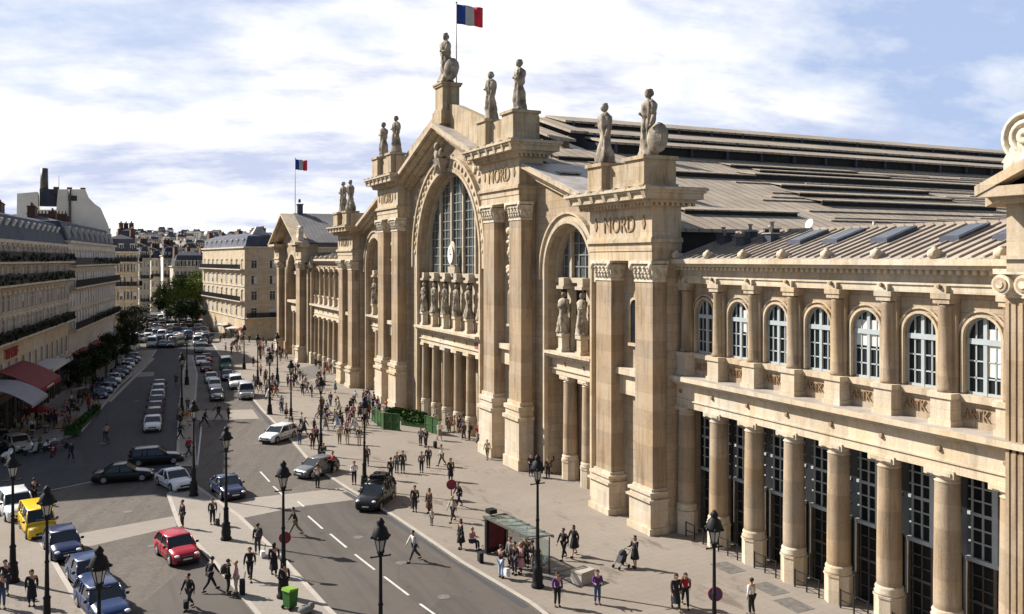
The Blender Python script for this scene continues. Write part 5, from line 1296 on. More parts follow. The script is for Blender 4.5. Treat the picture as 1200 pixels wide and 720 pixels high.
# motorcycles and scooters
def scooter_mesh(bodym):
    b = MB(); b.ball((-.35, 0, .62), (.5, .17, .17), 10); b.ball((-.15, 0, .80), (.42, .15, .08), 10); b.prism([(.35, .3), (.58, .95), (.66, .95), (.5, .3)], -.2, .2, 'y'); b.box(-.3, .42, -.17, .17, .27, .36)
    b.ball((.62, 0, .95), (.13, .16, .14), 8)
    w = MB(); w.lathe(0, 0, [(.15, -.055), (.25, -.05), (.27, 0), (.25, .05), (.15, .055)], 14, 0, M=Matrix.Rotation(R(90), 4, 'X')); w.lathe(0, 0, [(.14, -.03), (.14, .03)], 10, 0, M=Matrix.Rotation(R(90), 4, 'X'))
    h = MB(); h.tube((.6, 0, .85), (.52, 0, 1.08), .025); h.tube((.5, -.33, 1.1), (.5, .33, 1.1), .02); h.tube((.62, 0, .85), (.72, 0, .27), .035); h.ball((.52, .3, 1.2), (.02, .06, .04), 6); h.ball((.52, -.3, 1.2), (.02, .06, .04), 6)
    return b.mesh('body', [bodym]), w.mesh('wheel', [M['tyre']]), h.mesh('handlebar', [M['iron']])
SC = {}
def scooter(px, py, rz, col, label):
    if col not in SC: SC[col] = scooter_mesh(PAINT[col])
    b, w_, h = SC[col]; g = G(px, py); t = thing('motor_scooter', (g[0], g[1], .01), label, 'motorcycle', 'scooters and motorcycles parked by the left kerb', rz=rz)
    for nm, me, loc in (('body', b, (0, 0, 0)), ('wheel', w_, (.72, 0, .27)), ('wheel', w_, (-.6, 0, .27)), ('handlebar', h, (0, 0, 0))):
        o = bpy.data.objects.new(nm, me); COL.objects.link(o); o.parent = t; o.location = loc
for px, py, rz, c, lab in ((6,530,.4,'black','black scooter at the left edge of the motorcycle row'), (36,533,.8,'silver','silver scooter beside the yellow-green car'), (48,530,.5,'black','black scooter between two pale scooters'), (58,528,.9,'white','white scooter in the middle of the motorcycle row'), (68,527,.3,'grey','grey scooter at the right end of the motorcycle row'), (8,541,1.1,'white','white scooter lowest in the frame beside the left edge'), (62,535,1.4,'maroon','dark red scooter slightly ahead of the row')):
    scooter(px, py, rz, c, lab)
car('hatch', 'beige', (12,524), (30,531), 'small yellow-green car parked among the scooters under the left buildings')
car('sedan', 'grey', (-14,518), (8,524), 'grey car half out of frame under the grey awning')
# ================================================================= people
def skin(nodes, edges, root=0, sub_=1):
    me = bpy.data.meshes.new('t'); me.from_pydata([n[0] for n in nodes], edges, [])
    o = bpy.data.objects.new('t', me); COL.objects.link(o)
    m = o.modifiers.new('s', 'SKIN'); m.use_smooth_shade = True; m.branch_smoothing = .5
    sv = me.skin_vertices[0].data
    for i, n in enumerate(nodes):
        r = n[1] if isinstance(n[1], tuple) else (n[1], n[1]); sv[i].radius = r; sv[i].use_root = (i == root)
    if sub_: q = o.modifiers.new('u', 'SUBSURF'); q.levels = sub_; q.render_levels = sub_
    dg = bpy.context.evaluated_depsgraph_get(); r = bpy.data.meshes.new_from_object(o.evaluated_get(dg)); bpy.data.objects.remove(o)
    return r
SKIN = mat('skin', (.42,.24,.16), .6, .1, 6); HAIR = {'d': mat('dark_hair', (.02,.014,.01), .7, .2, 20), 'b': mat('blond_hair', (.32,.21,.09), .7, .2, 20), 'g': mat('grey_hair', (.3,.29,.28), .7, .2, 20)}
CL = {k: mat(k+'_cloth', c, .85, .18, 5) for k, c in dict(black=(.014,.014,.017), charcoal=(.04,.04,.045), navy=(.018,.022,.05), blue=(.04,.07,.2), denim=(.05,.08,.15), red=(.33,.02,.025), white=(.62,.60,.57), cream=(.48,.42,.33), grey=(.17,.165,.16), brown=(.09,.05,.03), khaki=(.2,.16,.10), purple=(.09,.03,.14), pink=(.5,.25,.28), green=(.04,.10,.05), lightblue=(.3,.38,.5), orange=(.45,.14,.04)).items()}
SHOE = mat('shoe_leather', (.015,.012,.01), .5, .2, 8)
def V(*a): return Vector(a)
def person_meshes(pose, outfit):
    hipz = .92 if pose != 'sit' else .50; lean = {'walk': .05, 'stride': .09, 'run': .16}.get(pose, .01)
    P = lambda x, y, z: V(x+lean*(z-hipz)/.5 if z > hipz else x, y, z)
    z0 = hipz-.92
    joints = {'pel': P(0, 0, hipz+.03), 'waist': P(0, 0, hipz+.17), 'chest': P(.01, 0, hipz+.36), 'neck': P(.0, 0, hipz+.55), 'h0': P(.02, 0, hipz+.63), 'h1': P(.03, 0, hipz+.72), 'h2': P(.02, 0, hipz+.79)}
    amp = {'walk': .30, 'stride': .42, 'run': .5}.get(pose, .04)
    arm, leg = {}, {}
    for s in (-1, 1):
        f = s*amp
        if pose == 'sit': leg[s] = [V(0, s*.09, .5), V(.42, s*.11, .5), V(.44, s*.11, .08), V(.58, s*.12, .04)]
        else:
            bk = .10 if f < 0 else .03
            leg[s] = [V(0, s*.09, .90), V(f*.45+bk*.6, s*.10, .50), V(f-.02, s*.10, .09+(.07 if f < -.2 else 0)), V(f+.12, s*.115, .03+(.02 if f < -.2 else 0))]
        sh = P(0, s*.19, hipz+.50)
        if pose in ('hold', 'push', 'sit') or (pose == 'phone' and s == 1):
            el = sh+V(.05, s*.05, -.29); ha = el+V(.24, -s*.05, .02 if pose != 'phone' else .20)
        elif pose == 'akimbo': el = sh+V(-.08, s*.18, -.25); ha = el+V(.12, -s*.16, -.18)
        else: el = sh+V(-f*.35, s*.06, -.28); ha = el+V(-f*.25+.07, 0, -.25)
        arm[s] = [sh, el, ha]
    nodes = []; edges = []
    def chain(pts, start=None):
        prev = start
        for p, r in pts:
            nodes.append((p, r)); i = len(nodes)-1
            if prev is not None: edges.append((prev, i))
            prev = i
        return prev
    j = joints
    chain([(j['pel'], .12), (j['waist'], .11), (j['chest'], .14), (j['neck'], .055), (j['h0'], .075), (j['h1'], .10), (j['h2'], .07)])
    for s in (-1, 1):
        L = leg[s]; chain([(L[0], .09), (L[1], .058), (L[2], .04), (L[3], .035)], 0)
        A = arm[s]; w_ = chain([(A[0], .055), (A[1], .042), (A[2], .026)], 2)
        d = (A[2]-A[1]).normalized(); side = V(d.z, 0, -d.x).normalized() if abs(d.y) < .9 else V(1, 0, 0)
        pal = A[2]+d*.07; pi = chain([(pal, .032)], w_)
        for k, ln in enumerate((.065, .075, .07, .055)):
            b = pal+side*(.024*(1.5-k))+d*.015; chain([(b, .0095), (b+d*ln*.5+V(0, -s*.008, 0), .0085), (b+d*ln+V(0, -s*.028, 0), .007)], pi)
        b = A[2]+d*.03+side*.03; chain([(b, .011), (b+side*.03+d*.03, .009)], w_)
    body = skin(nodes, edges)
    # face: eyes, nose, mouth, ears joined into the body mesh
    fb = MB(); h = j['h1']
    for s in (-1, 1): fb.ball((h.x+.095, s*.035, h.z+.005), (.014, .018, .012), 6, 1); fb.ball((h.x, s*.102, h.z-.01), (.022, .014, .034), 6, 0)
    fb.ball((h.x+.112, 0, h.z-.02), (.022, .014, .03), 6, 0); fb.ball((h.x+.098, 0, h.z-.055), (.012, .03, .008), 6, 1)
    fm = fb.mesh('f', [SKIN, SHOE]); bm = bmesh.new(); bm.from_mesh(body); bm.from_mesh(fm); bm.to_mesh(body); bm.free()
    body.materials.clear(); body.materials.append(SKIN); body.materials.append(SHOE)
    out = [('body', body, 'SKIN')]
    # jacket
    nodes, edges = [], []; lng = outfit == 'coat'
    chain([(j['pel']+V(0, 0, .0), (.155, .155)), (j['waist'], .145), (j['chest'], .17), (j['neck']-V(0, 0, .03), .075)])
    for s in (-1, 1): A = arm[s]; chain([(A[0], .078), (A[1], .062), (A[1].lerp(A[2], .93), .045)], 2)
    out.append(('jacket', skin(nodes, edges), 'TOP'))
    if outfit in ('skirt', 'coat'):
        mb = MB(); zt, zb_ = hipz+.12, (.48 if outfit == 'skirt' else .40); vs = []; fs = []; n = 16
        for k in range(5):
            u = k/4; z = zt+(zb_-zt)*u; rx = .15+.09*u+amp*.35*u; ry = .17+.06*u
            for i in range(n): a = 2*math.pi*i/n; f_ = 1+.06*math.sin(5*a)*u; vs.append((rx*math.cos(a)*f_, ry*math.sin(a)*f_, z))
        for k in range(4):
            for i in range(n): fs.append((k*n+i, k*n+(i+1) % n, (k+1)*n+(i+1) % n, (k+1)*n+i))
        mb.add(vs, fs, 0, True); out.append(('skirt', mb.mesh('skirt', [SKIN]), 'TOP' if outfit == 'coat' else 'BOT'))
    if outfit != 'skirt':
        nodes, edges = [], []
        chain([(j['pel'], .145)])
        for s in (-1, 1): L = leg[s]; chain([(L[0], .108), (L[1], .078), (L[1].lerp(L[2], .93), .062)], 0)
        out.append(('trousers', skin(nodes, edges), 'BOT'))
    mb = MB()
    for s in (-1, 1): L = leg[s]; c = (L[2]+L[3])/2; mb.ball((c.x, c.y, max(.045, c.z-.015)), (.15, .055, .05), 8)
    out.append(('shoe', mb.mesh('shoe', [SHOE]), 'SHOE'))
    mb = MB(); mb.ball((h.x-.04, 0, h.z+.022), (.105, .112, .10), 10)
    if outfit in ('skirt', 'coat'): mb.ball((h.x-.075, 0, h.z-.08), (.07, .10, .15), 8)
    out.append(('hair', mb.mesh('hair', [SKIN]), 'HAIR'))
    if outfit == 'pack':
        mb = MB(); c = j['chest']; mb.ball((c.x-.24, 0, c.z-.03), (.15, .17, .25), 10); mb.box(c.x-.2, c.x+.13, -.15, -.11, c.z+.13, c.z+.2); mb.box(c.x-.2, c.x+.13, .11, .15, c.z+.13, c.z+.2); out.append(('backpack', mb.mesh('backpack', [SHOE]), 'SHOE'))
    return out
_pp = {}
def person(x, y, rz, pose, outfit, top, bot, hair, label, group=None, z=.13, sc=1.0, name='person'):
    k = (pose, outfit)
    if k not in _pp: _pp[k] = person_meshes(pose, outfit)
    t = thing(name, (x, y, z), label, 'person', group, rz=rz); t.scale = (sc, sc, sc)
    for nm, me, role in _pp[k]:
        if not me.materials: me.materials.append(SKIN)
        o = bpy.data.objects.new(nm, me); COL.objects.link(o); o.parent = t
        if role == 'SKIN': continue
        m = {'TOP': CL[top], 'BOT': CL[bot], 'SHOE': SHOE if nm != 'backpack' else CL['charcoal'], 'HAIR': HAIR[hair]}[role]
        o.material_slots[0].link = 'OBJECT'; o.material_slots[0].material = m
    return t
def pp(px, py, deg, pose, outfit, top, bot, hair, label, **kw):
    x, y = G(px, py); return person(x, y, R(deg), pose, outfit, top, bot, hair, label, **kw)
# near and middle figures. deg 0 = towards the station, 90 = up the street, 270 = towards the camera
PP = [
 (214,621,200,'stand','trousers','black','black','d','man in black standing on the island tip by the red hatchback',.13),
 (249,617,270,'stand','trousers','charcoal','black','d','dark-clothed traveller standing with a small bag between the lamp post and the dark car',.13),
 (222,714,215,'walk','trousers','black','charcoal','d','man in dark suit carrying a briefcase at the bottom, on the setts',.0),
 (246,693,20,'stride','trousers','black','black','d','person in black striding towards the group on the island',.0),
 (267,699,0,'stand','pack','black','black','d','man with dark backpack standing at the left of the island group',.13),
 (277,699,180,'stand','trousers','pink','cream','b','person in pale clothes facing the backpacked man',.13),
 (293,683,250,'walk','trousers','black','black','d','man in black pulling luggage at the right of the island group',.13),
 (302,652,100,'stand','pack','black','charcoal','d','backpacked person in dark clothes near the middle of the island',.13),
 (321,678,80,'walk','coat','black','black','d','woman in black coat walking on the island beside the sign',.13),
 (333,704,90,'stand','trousers','black','black','d','person in black standing next to the lamp base by the green bin',.13),
 (346,628,170,'stride','trousers','black','khaki','d','man in dark jacket striding over the crossing band',.01),
 (486,658,190,'stride','trousers','white','charcoal','d','man in white shirt walking alone across the asphalt road',.01),
 (37,713,270,'stand','coat','black','black','d','person in long dark coat at the bottom left on the corner pavement',.13),
 (6,700,280,'stand','trousers','black','navy','d','dark figure cut by the left edge on the corner pavement',.13),
 (2,716,280,'stand','trousers','charcoal','denim','d','dark-jacketed figure at the extreme bottom left corner',.13),
 (83,541,300,'walk','trousers','navy','black','d','person in navy stepping off the left pavement with a bag',.004),
 (40,590,60,'hold','trousers','black','black','d','rider in black standing behind the white car',.004),
 (239,500,330,'run','trousers','black','black','d','person in black hurrying over the zebra band behind the lamps',.01),
 (256,492,200,'run','pack','black','charcoal','d','person leaning forward running past the rear of the crossing',.01),
 (268,494,180,'hold','trousers','black','black','d','crouching dark figure just right of the runner at the crossing',.01),
 (415,570,250,'hold','trousers','white','black','d','man in white shirt standing near the black off-roader',.13),
 (430,548,260,'stand','pack','brown','charcoal','d','backpacked person in brown beside the tall forecourt lamp post',.13),
 (458,565,100,'stand','trousers','black','black','d','leftmost in dark clothes of three friends behind the off-roader',.13),
 (465,556,240,'stand','trousers','grey','denim','b','middle one in grey of three friends behind the off-roader',.13),
 (472,556,250,'stand','trousers','black','charcoal','d','rightmost in black of three friends behind the off-roader',.13),
 (486,602,240,'stand','trousers','black','black','d','man in black standing right of the off-roader',.13),
 (503,604,200,'stand','coat','brown','black','d','woman in brown coat below the round red sign',.13),
 (506,618,220,'stand','trousers','cream','grey','d','small child in pale clothes below the woman in brown',.13),
 (531,614,200,'walk','pack','cream','charcoal','b','pale-jacketed walker with backpack facing the road on the forecourt',.13),
 (538,597,190,'walk','trousers','black','black','d','man in black walking just behind the pale-jacketed walker',.13),
 (540,646,180,'stand','coat','black','black','d','woman in long black coat beside the shelter bench',.13),
 (553,646,300,'sit','trousers','pink','navy','b','person in pinkish top seated at the end of the bus shelter',.13),
 (587,680,30,'hold','trousers','black','lightblue','d','person in black top and pale jeans with a white bag at the shelter',.13),
 (598,668,200,'stand','trousers','grey','black','d','grey-clothed person waiting under the shelter',.13),
 (603,676,210,'stand','trousers','black','charcoal','d','person in black waiting nearest the road at the shelter',.13),
 (610,675,190,'hold','coat','pink','brown','b','woman in pink coat waiting by the shelter',.13),
 (617,667,220,'stand','trousers','brown','black','d','brown-jacketed person at the back of the shelter queue',.13),
 (624,672,170,'stand','trousers','charcoal','grey','d','person in charcoal at the right end of the shelter queue',.13),
 (661,658,200,'walk','trousers','black','black','d','man in black, left one of the pair on the open forecourt',.13),
 (673,654,200,'walk','skirt','black','black','d','woman in short black skirt, right one of the pair on the open forecourt',.13),
 (653,714,260,'stand','trousers','purple','black','d','person in purple top standing at the kerb near the bottom',.13),
 (700,711,250,'hold','trousers','purple','denim','d','person holding a blue jacket beside the stone block',.13),
 (744,668,190,'push','skirt','black','black','d','woman pushing a child buggy across the forecourt',.13),
 (792,718,250,'walk','coat','black','brown','d','woman in patterned dark coat walking with the man in red',.13),
 (803,714,240,'stride','pack','red','black','d','man in red jacket with backpack at the bottom of the forecourt',.13),
 (881,724,100,'stand','trousers','white','black','d','man in white shirt and dark trousers near the ground gratings',.13),
 (494,556,240,'stand','trousers','grey','black','d','grey-shirted person just left of the round sign post',.13),
 (502,550,230,'stand','trousers','black','black','d','person in black at the foot of the thin signpost',.13),
 (518,548,150,'walk','trousers','white','charcoal','d','walker in white shirt right of the signpost',.13),
 (528,566,270,'stand','coat','black','black','d','dark-coated person right behind the round sign',.13),
 (493,524,220,'hold','trousers','grey','charcoal','d','grey-clothed person with a wheeled suitcase in mid forecourt',.13),
 (499,526,210,'stand','trousers','black','black','d','person in black beside the wheeled suitcase',.13),
 (515,518,270,'walk','skirt','white','khaki','b','bare-legged woman in pale top in mid forecourt',.13),
 (398,522,250,'stand','trousers','cream','khaki','b','person in khaki standing below the crowd, left one of three',.13),
 (407,522,260,'stand','trousers','black','cream','d','person in black top and pale trousers, middle one of three',.13),
 (421,523,250,'stand','trousers','charcoal','cream','d','person in charcoal top and pale trousers, right one of three',.13),
 (366,528,270,'stand','trousers','black','brown','d','man in black standing left of the lamp near the kerb',.13),
 (379,545,240,'hold','trousers','charcoal','denim','d','person in charcoal loading the dark grey hatchback',.13),
 (390,556,190,'hold','trousers','red','black','d','person in red leaning over the dark grey hatchback',.13),
 (372,572,60,'hold','trousers','white','black','d','person in white bending at the dark grey hatchback door',.01),
 (622,560,250,'hold','trousers','black','navy','d','person in dark clothes squatting by the upper pylon plinth',.13),
 (632,561,220,'sit','trousers','black','black','d','person in black sitting against the upper pylon plinth',.13),
 (642,563,240,'stand','trousers','charcoal','black','d','person in charcoal standing next to the seated ones at the plinth',.13),
 (125,518,110,'sit','trousers','pink','charcoal','d','cyclist in pale pink top riding on the dark left road',.45),
 (645,556,240,'stand','trousers','black','black','d','tall person in black closest to the side arch column',.13),
 (432,492,240,'stand','trousers','red','black','d','person in red at the left of the green hoarding',.13),
 (560,520,240,'stand','trousers','red','cream','b','person in bright red under the central columns',.13),
 (566,528,250,'stand','trousers','red','charcoal','d','second person in red close to the tall plinth',.13),
 (571,540,230,'walk','trousers','cream','khaki','b','pale-clothed person at the foot of the tall plinth',.13),
 (556,508,200,'stand','trousers','pink','denim','b','person in pink by the nearest central column',.13),
]
for (px, py, deg, pose, of, top, bot, hr, lab, z) in PP:
    child = 'child in' in lab
    pp(px, py, deg, pose, of, top, bot, hr, lab, z=z, sc=.65 if child else (1.07 if top in ('white','black') else 1.02))
# crowds further off
rp = random.Random(21); CN = 0
def crowd(poly, n, label, group, z=.13, dark=.5, walk=.5):
    xs = [p[0] for p in poly]; ys = [p[1] for p in poly]; k = 0
    words = {'black': 'black', 'charcoal': 'charcoal', 'navy': 'navy', 'red': 'red', 'white': 'white', 'cream': 'cream', 'grey': 'grey', 'denim': 'denim blue', 'brown': 'brown', 'pink': 'pink', 'lightblue': 'light blue', 'blue': 'blue', 'purple': 'purple', 'khaki': 'khaki', 'orange': 'orange', 'green': 'green'}
    while k < n:
        px, py = rp.uniform(min(xs), max(xs)), rp.uniform(min(ys), max(ys)); ins = False
        for i in range(len(poly)):
            (x1, y1), (x2, y2) = poly[i], poly[i-1]
            if (y1 > py) != (y2 > py) and px < (x2-x1)*(py-y1)/(y2-y1)+x1: ins = not ins
        if not ins: continue
        top = rp.choice(('black','charcoal','navy','black','grey')) if rp.random() < dark else rp.choice(('white','cream','red','lightblue','blue','pink','brown','purple','grey','khaki','orange','green','white'))
        bot = rp.choice(('black','denim','charcoal','khaki','navy','black','cream'))
        pose = rp.choice(('walk','stride')) if rp.random() < walk else rp.choice(('stand','hold','stand'))
        of = rp.choice(('trousers','trousers','pack','coat','skirt'))
        if of == 'skirt' and pose in ('stride',): of = 'trousers'
        pp(px, py, rp.uniform(0, 360), pose, of, top, bot, rp.choice('dddbg'), label, group=group, z=z, sc=rp.uniform(.93, 1.05)); k += 1
crowd([(372,478),(395,470),(432,478),(442,500),(430,512),(392,515),(374,500)], 34, 'pedestrian in the busy crowd on the forecourt left of the green hoarding', 'crowd left of the green hoarding')
crowd([(330,445),(345,436),(392,452),(396,462),(350,470),(330,462)], 22, 'pedestrian in the scattered group below the large ground grating', 'people below the large ground grating')
crowd([(292,440),(312,432),(335,470),(336,500),(318,480),(298,462)], 20, 'pedestrian at the kerb beside the stopped vans', 'people at the kerb by the vans')
crowd([(258,398),(330,405),(338,425),(300,432),(262,420)], 34, 'tiny pedestrian in the far crowd before the far end pavilion', 'far crowd before the end pavilion')
crowd([(205,385),(282,385),(300,402),(250,410),(215,398)], 26, 'tiny pedestrian around the far junction before the sunlit corner block', 'far crowd at the junction')
crowd([(505,492),(560,510),(566,526),(540,522),(505,508)], 14, 'pedestrian near the bases of the central columns', 'people at the central columns', dark=.4)
crowd([(425,468),(455,478),(462,492),(440,490),(420,478)], 10, 'pedestrian at the foot of the far upper pylon', 'people at the far upper pylon')
crowd([(338,500),(368,505),(372,524),(350,530),(340,515)], 7, 'pedestrian waiting near the lamp posts at the forecourt kerb', 'people near the kerb lamps', dark=.8)
crowd([(206,450),(218,440),(226,500),(222,545),(210,540)], 9, 'pedestrian on the narrow shaded island beside the taxi rank', 'people on the shaded island', dark=.9)
crowd([(0,500),(50,486),(100,470),(118,452),(140,428),(150,430),(125,455),(100,500),(60,512),(0,518)], 34, 'pedestrian on the shaded left pavement under the awnings', 'people on the shaded left pavement', dark=.65)
crowd([(300,408),(318,410),(330,424),(312,428)], 8, 'tiny pedestrian by the outermost far pilasters', 'people by the far pilasters')
crowd([(362,425),(398,436),(402,446),(380,440)], 12, 'dark tiny person in the row at the far wing columns', 'people at the far wing columns', dark=.9)
# things people carry or wheel
def case(px, py, mkey, label, h=.62, z=.13, cat='suitcase'):
    g = G(px, py); t = thing('suitcase', (g[0], g[1], z), label, cat)
    mb = MB(); mb.box(-.12, .12, -.2, .2, .06, h); mb.box(-.14, -.12, -.15, .15, .12, h*.6); mb.build('case', CL[mkey], t, loc=(0, 0, 0))
    mb = MB(); 
    for s in (-1, 1): mb.tube((.1, s*.1, h), (.16, s*.1, h+.38), .012); mb.ball((.08, s*.16, .04), .04, 6)
    mb.tube((.16, -.1, h+.38), (.16, .1, h+.38), .015); mb.build('handle', M['iron'], t, loc=(0, 0, 0))
case(284,700,'black','large black suitcase standing in the middle of the island group', .8); case(255,618,'charcoal','small dark bag on the ground by the traveller near the lamp post', .4); case(510,527,'black','black wheeled suitcase standing in mid forecourt'); case(308,656,'white','pale plastic bag beside the backpacked person on the island', .4, cat='bag')
case(218,716,'black','dark briefcase carried low by the suited man', .42, z=.1, cat='briefcase'); case(594,682,'white','bright white carrier bag held beside the pale jeans', .5, z=.3, cat='bag'); case(563,662,'black','black luggage piled at the end of the bus shelter', .6)
g = G(729,668); t = thing('child_buggy', (g[0], g[1], .13), 'black folding child buggy pushed across the forecourt', 'pushchair', rz=R(190))
mb = MB(); mb.prism([(-.1, .35), (.35, .35), (.05, .85), (-.25, .8)], -.2, .2, 'y'); mb.ball((-.05, 0, .85), (.25, .22, .2), 8); mb.build('seat', CL['charcoal'], t, loc=(0, 0, 0))
mb = MB(); 
for s in (-1, 1): mb.tube((.45, s*.24, .12), (-.45, s*.24, .98), .015); mb.tube((-.3, s*.24, .12), (.2, s*.24, .6), .015)
mb.tube((-.45, -.24, .98), (-.45, .24, .98), .02); mb.build('frame', M['iron'], t, loc=(0, 0, 0))
for x in (.45, -.3):
    for s in (-1, 1): mb = MB(); mb.lathe(0, 0, [(.1, -.02), (.1, .02)], 10, 0, M=Matrix.Translation((x, s*.26, .11)) @ Matrix.Rotation(R(90), 4, 'X')); mb.build('wheel', M['tyre'], t, loc=(0, 0, 0))
g = G(125,520); t = thing('bicycle', (g[0], g[1], .004), 'bicycle ridden along the dark left road', 'bicycle', rz=R(110))
for x in (-.52, .52):
    mb = MB(); mb.lathe(0, 0, [(.31, -.02), (.34, -.02), (.34, .02), (.31, .02), (.31, -.02)], 20, 0, M=Matrix.Translation((x, 0, .34)) @ Matrix.Rotation(R(90), 4, 'X'), cap=False); mb.build('wheel', M['tyre'], t, loc=(0, 0, 0))
mb = MB()
for a, b in (((-.52, 0, .34), (-.12, 0, .3)), ((-.12, 0, .3), (.4, 0, .78)), ((-.52, 0, .34), (-.2, 0, .8)), ((-.12, 0, .3), (-.22, 0, .88)), ((-.2, 0, .8), (.38, 0, .82)), ((.52, 0, .34), (.36, 0, 1.0)), ((.36, -.25, 1.02), (.36, .25, 1.02))): mb.tube(a, b, .018)
mb.build('frame', M['iron'], t, loc=(0, 0, 0)); mb = MB(); mb.ball((-.23, 0, .92), (.13, .07, .035), 8); mb.build('saddle', M['iron'], t, loc=(0, 0, 0))
# ================================================================= street furniture
def lamp_meshes():
    p = MB(); 
    p.lathe(0, 0, [(.34, 0), (.36, .12), (.28, .2), (.30, .5), (.24, .95), (.27, 1.05), (.17, 1.15), (.15, 1.9), (.19, 1.98), (.11, 2.1), (.085, 3.6), (.12, 3.66), (.08, 3.75), (.065, 5.6), (.13, 5.72), (.09, 5.85)], 14, 0)
    p.box(-.4, .4, -.03, .03, 5.62, 5.67)
    for s in (-1, 1): p.ball((s*.4, 0, 5.65), .05, 6)
    l = MB(); l.lathe(0, 0, [(.12, 5.85), (.15, 5.92), (.25, 6.36), (.25, 6.38)], 6, 0, sm=False)
    h = MB(); h.lathe(0, 0, [(.29, 6.36), (.37, 6.42), (.37, 6.52), (.31, 6.66), (.27, 6.8), (.16, 6.9), (.14, 6.96), (.18, 7.04), (.12, 7.14), (.04, 7.24)], 12, 0); h.lathe(0, 0, [(.17, 5.8), (.17, 5.87)], 8)
    for k in range(6):
        a = k*math.pi/3; h.tube((.13*math.cos(a), .13*math.sin(a), 5.86), (.26*math.cos(a), .26*math.sin(a), 6.38), .022, n=5); h.ball((.37*math.cos(a), .37*math.sin(a), 6.46), .075, 6)
    return p.mesh('post', [M['iron']]), l.mesh('lamp_glass', [M['lanternglass']]), h.mesh('lamp_hood', [M['iron']])
LMESH = lamp_meshes()
def street_lamp(x, y, label, z=.12, sc=1):
    t = thing('street_lamp', (x, y, z), label, 'street lamp', 'old-fashioned black lamp posts around the square'); t.scale = (sc, sc, sc)
    for nm, me in zip(('post', 'lamp_glass', 'lamp_hood'), LMESH): o = bpy.data.objects.new(nm, me); COL.objects.link(o); o.parent = t
for px, py, lab in ((227,583,'black lamp post on the island tip beside the white coupe'), (265,635,'black lamp post in the middle of the pale island'), (332,703,'black lamp post behind the green bin and red sign'), (446,816,'tall lamp whose lantern stands over the asphalt at the bottom centre'), (630,691,'lamp post at the kerb right of the bus shelter'), (837,801,'lamp with pale lantern rising in front of the nearest columns'),
        (15,685,'lamp post nearest the left edge of the picture'), (55,753,'second lamp from the left edge, over the parked cars'), (116,872,'lamp rising before the blue cars at the bottom left'), (427,576,'lamp post between the dark grey hatchback and the off-roader'), (376,536,'lamp post in the crowd near the forecourt kerb'), (341,503,'lamp post left of the forecourt crowd'), (316,487,'lamp post beside the pale silver van'), (302,452,'far lamp post at the kerb behind the vans'), (213,489,'lamp post at the near end of the shaded island'), (286,434,'far slim lamp post before the far crowd'), (219,452,'lamp post midway along the shaded island'), (325,449,'far lamp post near the large ground grating')):
    x, y = G(px, py); street_lamp(x, y, lab)
def sign(px, py, h, m, label, r=.33, rz=0, bar=False):
    x, y = G(px, py); t = thing('round_sign', (x, y, .13), label, 'road sign', rz=rz)
    mb = MB(); mb.tube((0, 0, 0), (0, 0, h), .035, n=8); mb.build('pole', M['iron'], t, loc=(0, 0, 0))
    mb = MB(); mb.lathe(0, 0, [(r, 0), (r, .03)], 20, 0, M=Matrix.Translation((0, -.04, h)) @ Matrix.Rotation(R(90), 4, 'X')); p = mb.build('disc', m, t, loc=(0, 0, 0))
    if bar: mb = MB(); mb.box(-r*.7, r*.7, -.085, -.075, h-r*.18, h+r*.18); b = mb.build('white_bar', M['white'], p, loc=(0, 0, 0))
    else: 
        mb = MB(); mb.lathe(0, 0, [(r, 0), (r, .012), (r*.82, .012), (r*.82, 0)], 20, 0, M=Matrix.Translation((0, -.075, h)) @ Matrix.Rotation(R(90), 4, 'X'), cap=False); mb.build('rim', M['redp'], p, loc=(0, 0, 0))
DKRED = mat('dark_red_paint', (.16,.02,.045), .5, .1, 2)
sign(334,676,2.1,DKRED,'round dark red sign on a post in front of the island lamp',.34,R(-15)); sign(529,607,2.2,DKRED,'round dark red sign on the open forecourt',.36,R(-20)); sign(838,775,2.9,M['purple'],'round purple no-parking sign below the lantern at the bottom right',.33,R(-30))
# green litter bin
x, y = G(340,716); t = thing('wheelie_bin', (x, y, .13), 'green bin with lime lid beside the lamp at the island tip', 'bin', rz=.5)
mb = MB(); mb.frus((-.24, .24, -.24, .24), (-.29, .29, -.29, .29), .1, .95); mb.build('body', M['green'], t, loc=(0, 0, 0)); mb = MB(); mb.prism([(-.33, .95), (.32, .95), (.27, 1.02), (-.27, 1.08)], -.31, .31, 'y'); mb.build('lid', M['lid'], t, loc=(0, 0, 0))
mb = MB(); 
for s in (-1, 1): mb.lathe(0, 0, [(.1, -.03), (.1, .03)], 10, 0, M=Matrix.Translation((-.24, s*.27, .1)) @ Matrix.Rotation(R(90), 4, 'X'))
mb.build('wheel', M['tyre'], t, loc=(0, 0, 0))
x, y = G(358,722); t = thing('rubbish_bag', (x, y, .13), 'grey plastic rubbish bag lying next to the green bin', 'bag'); mb = MB(); mb.ball((0, 0, .2), (.4, .3, .22), 10); mb.ball((.3, .1, .28), (.2, .18, .2), 8); tag(mb.build('bag', CL['grey'], t, loc=(0, 0, 0)))
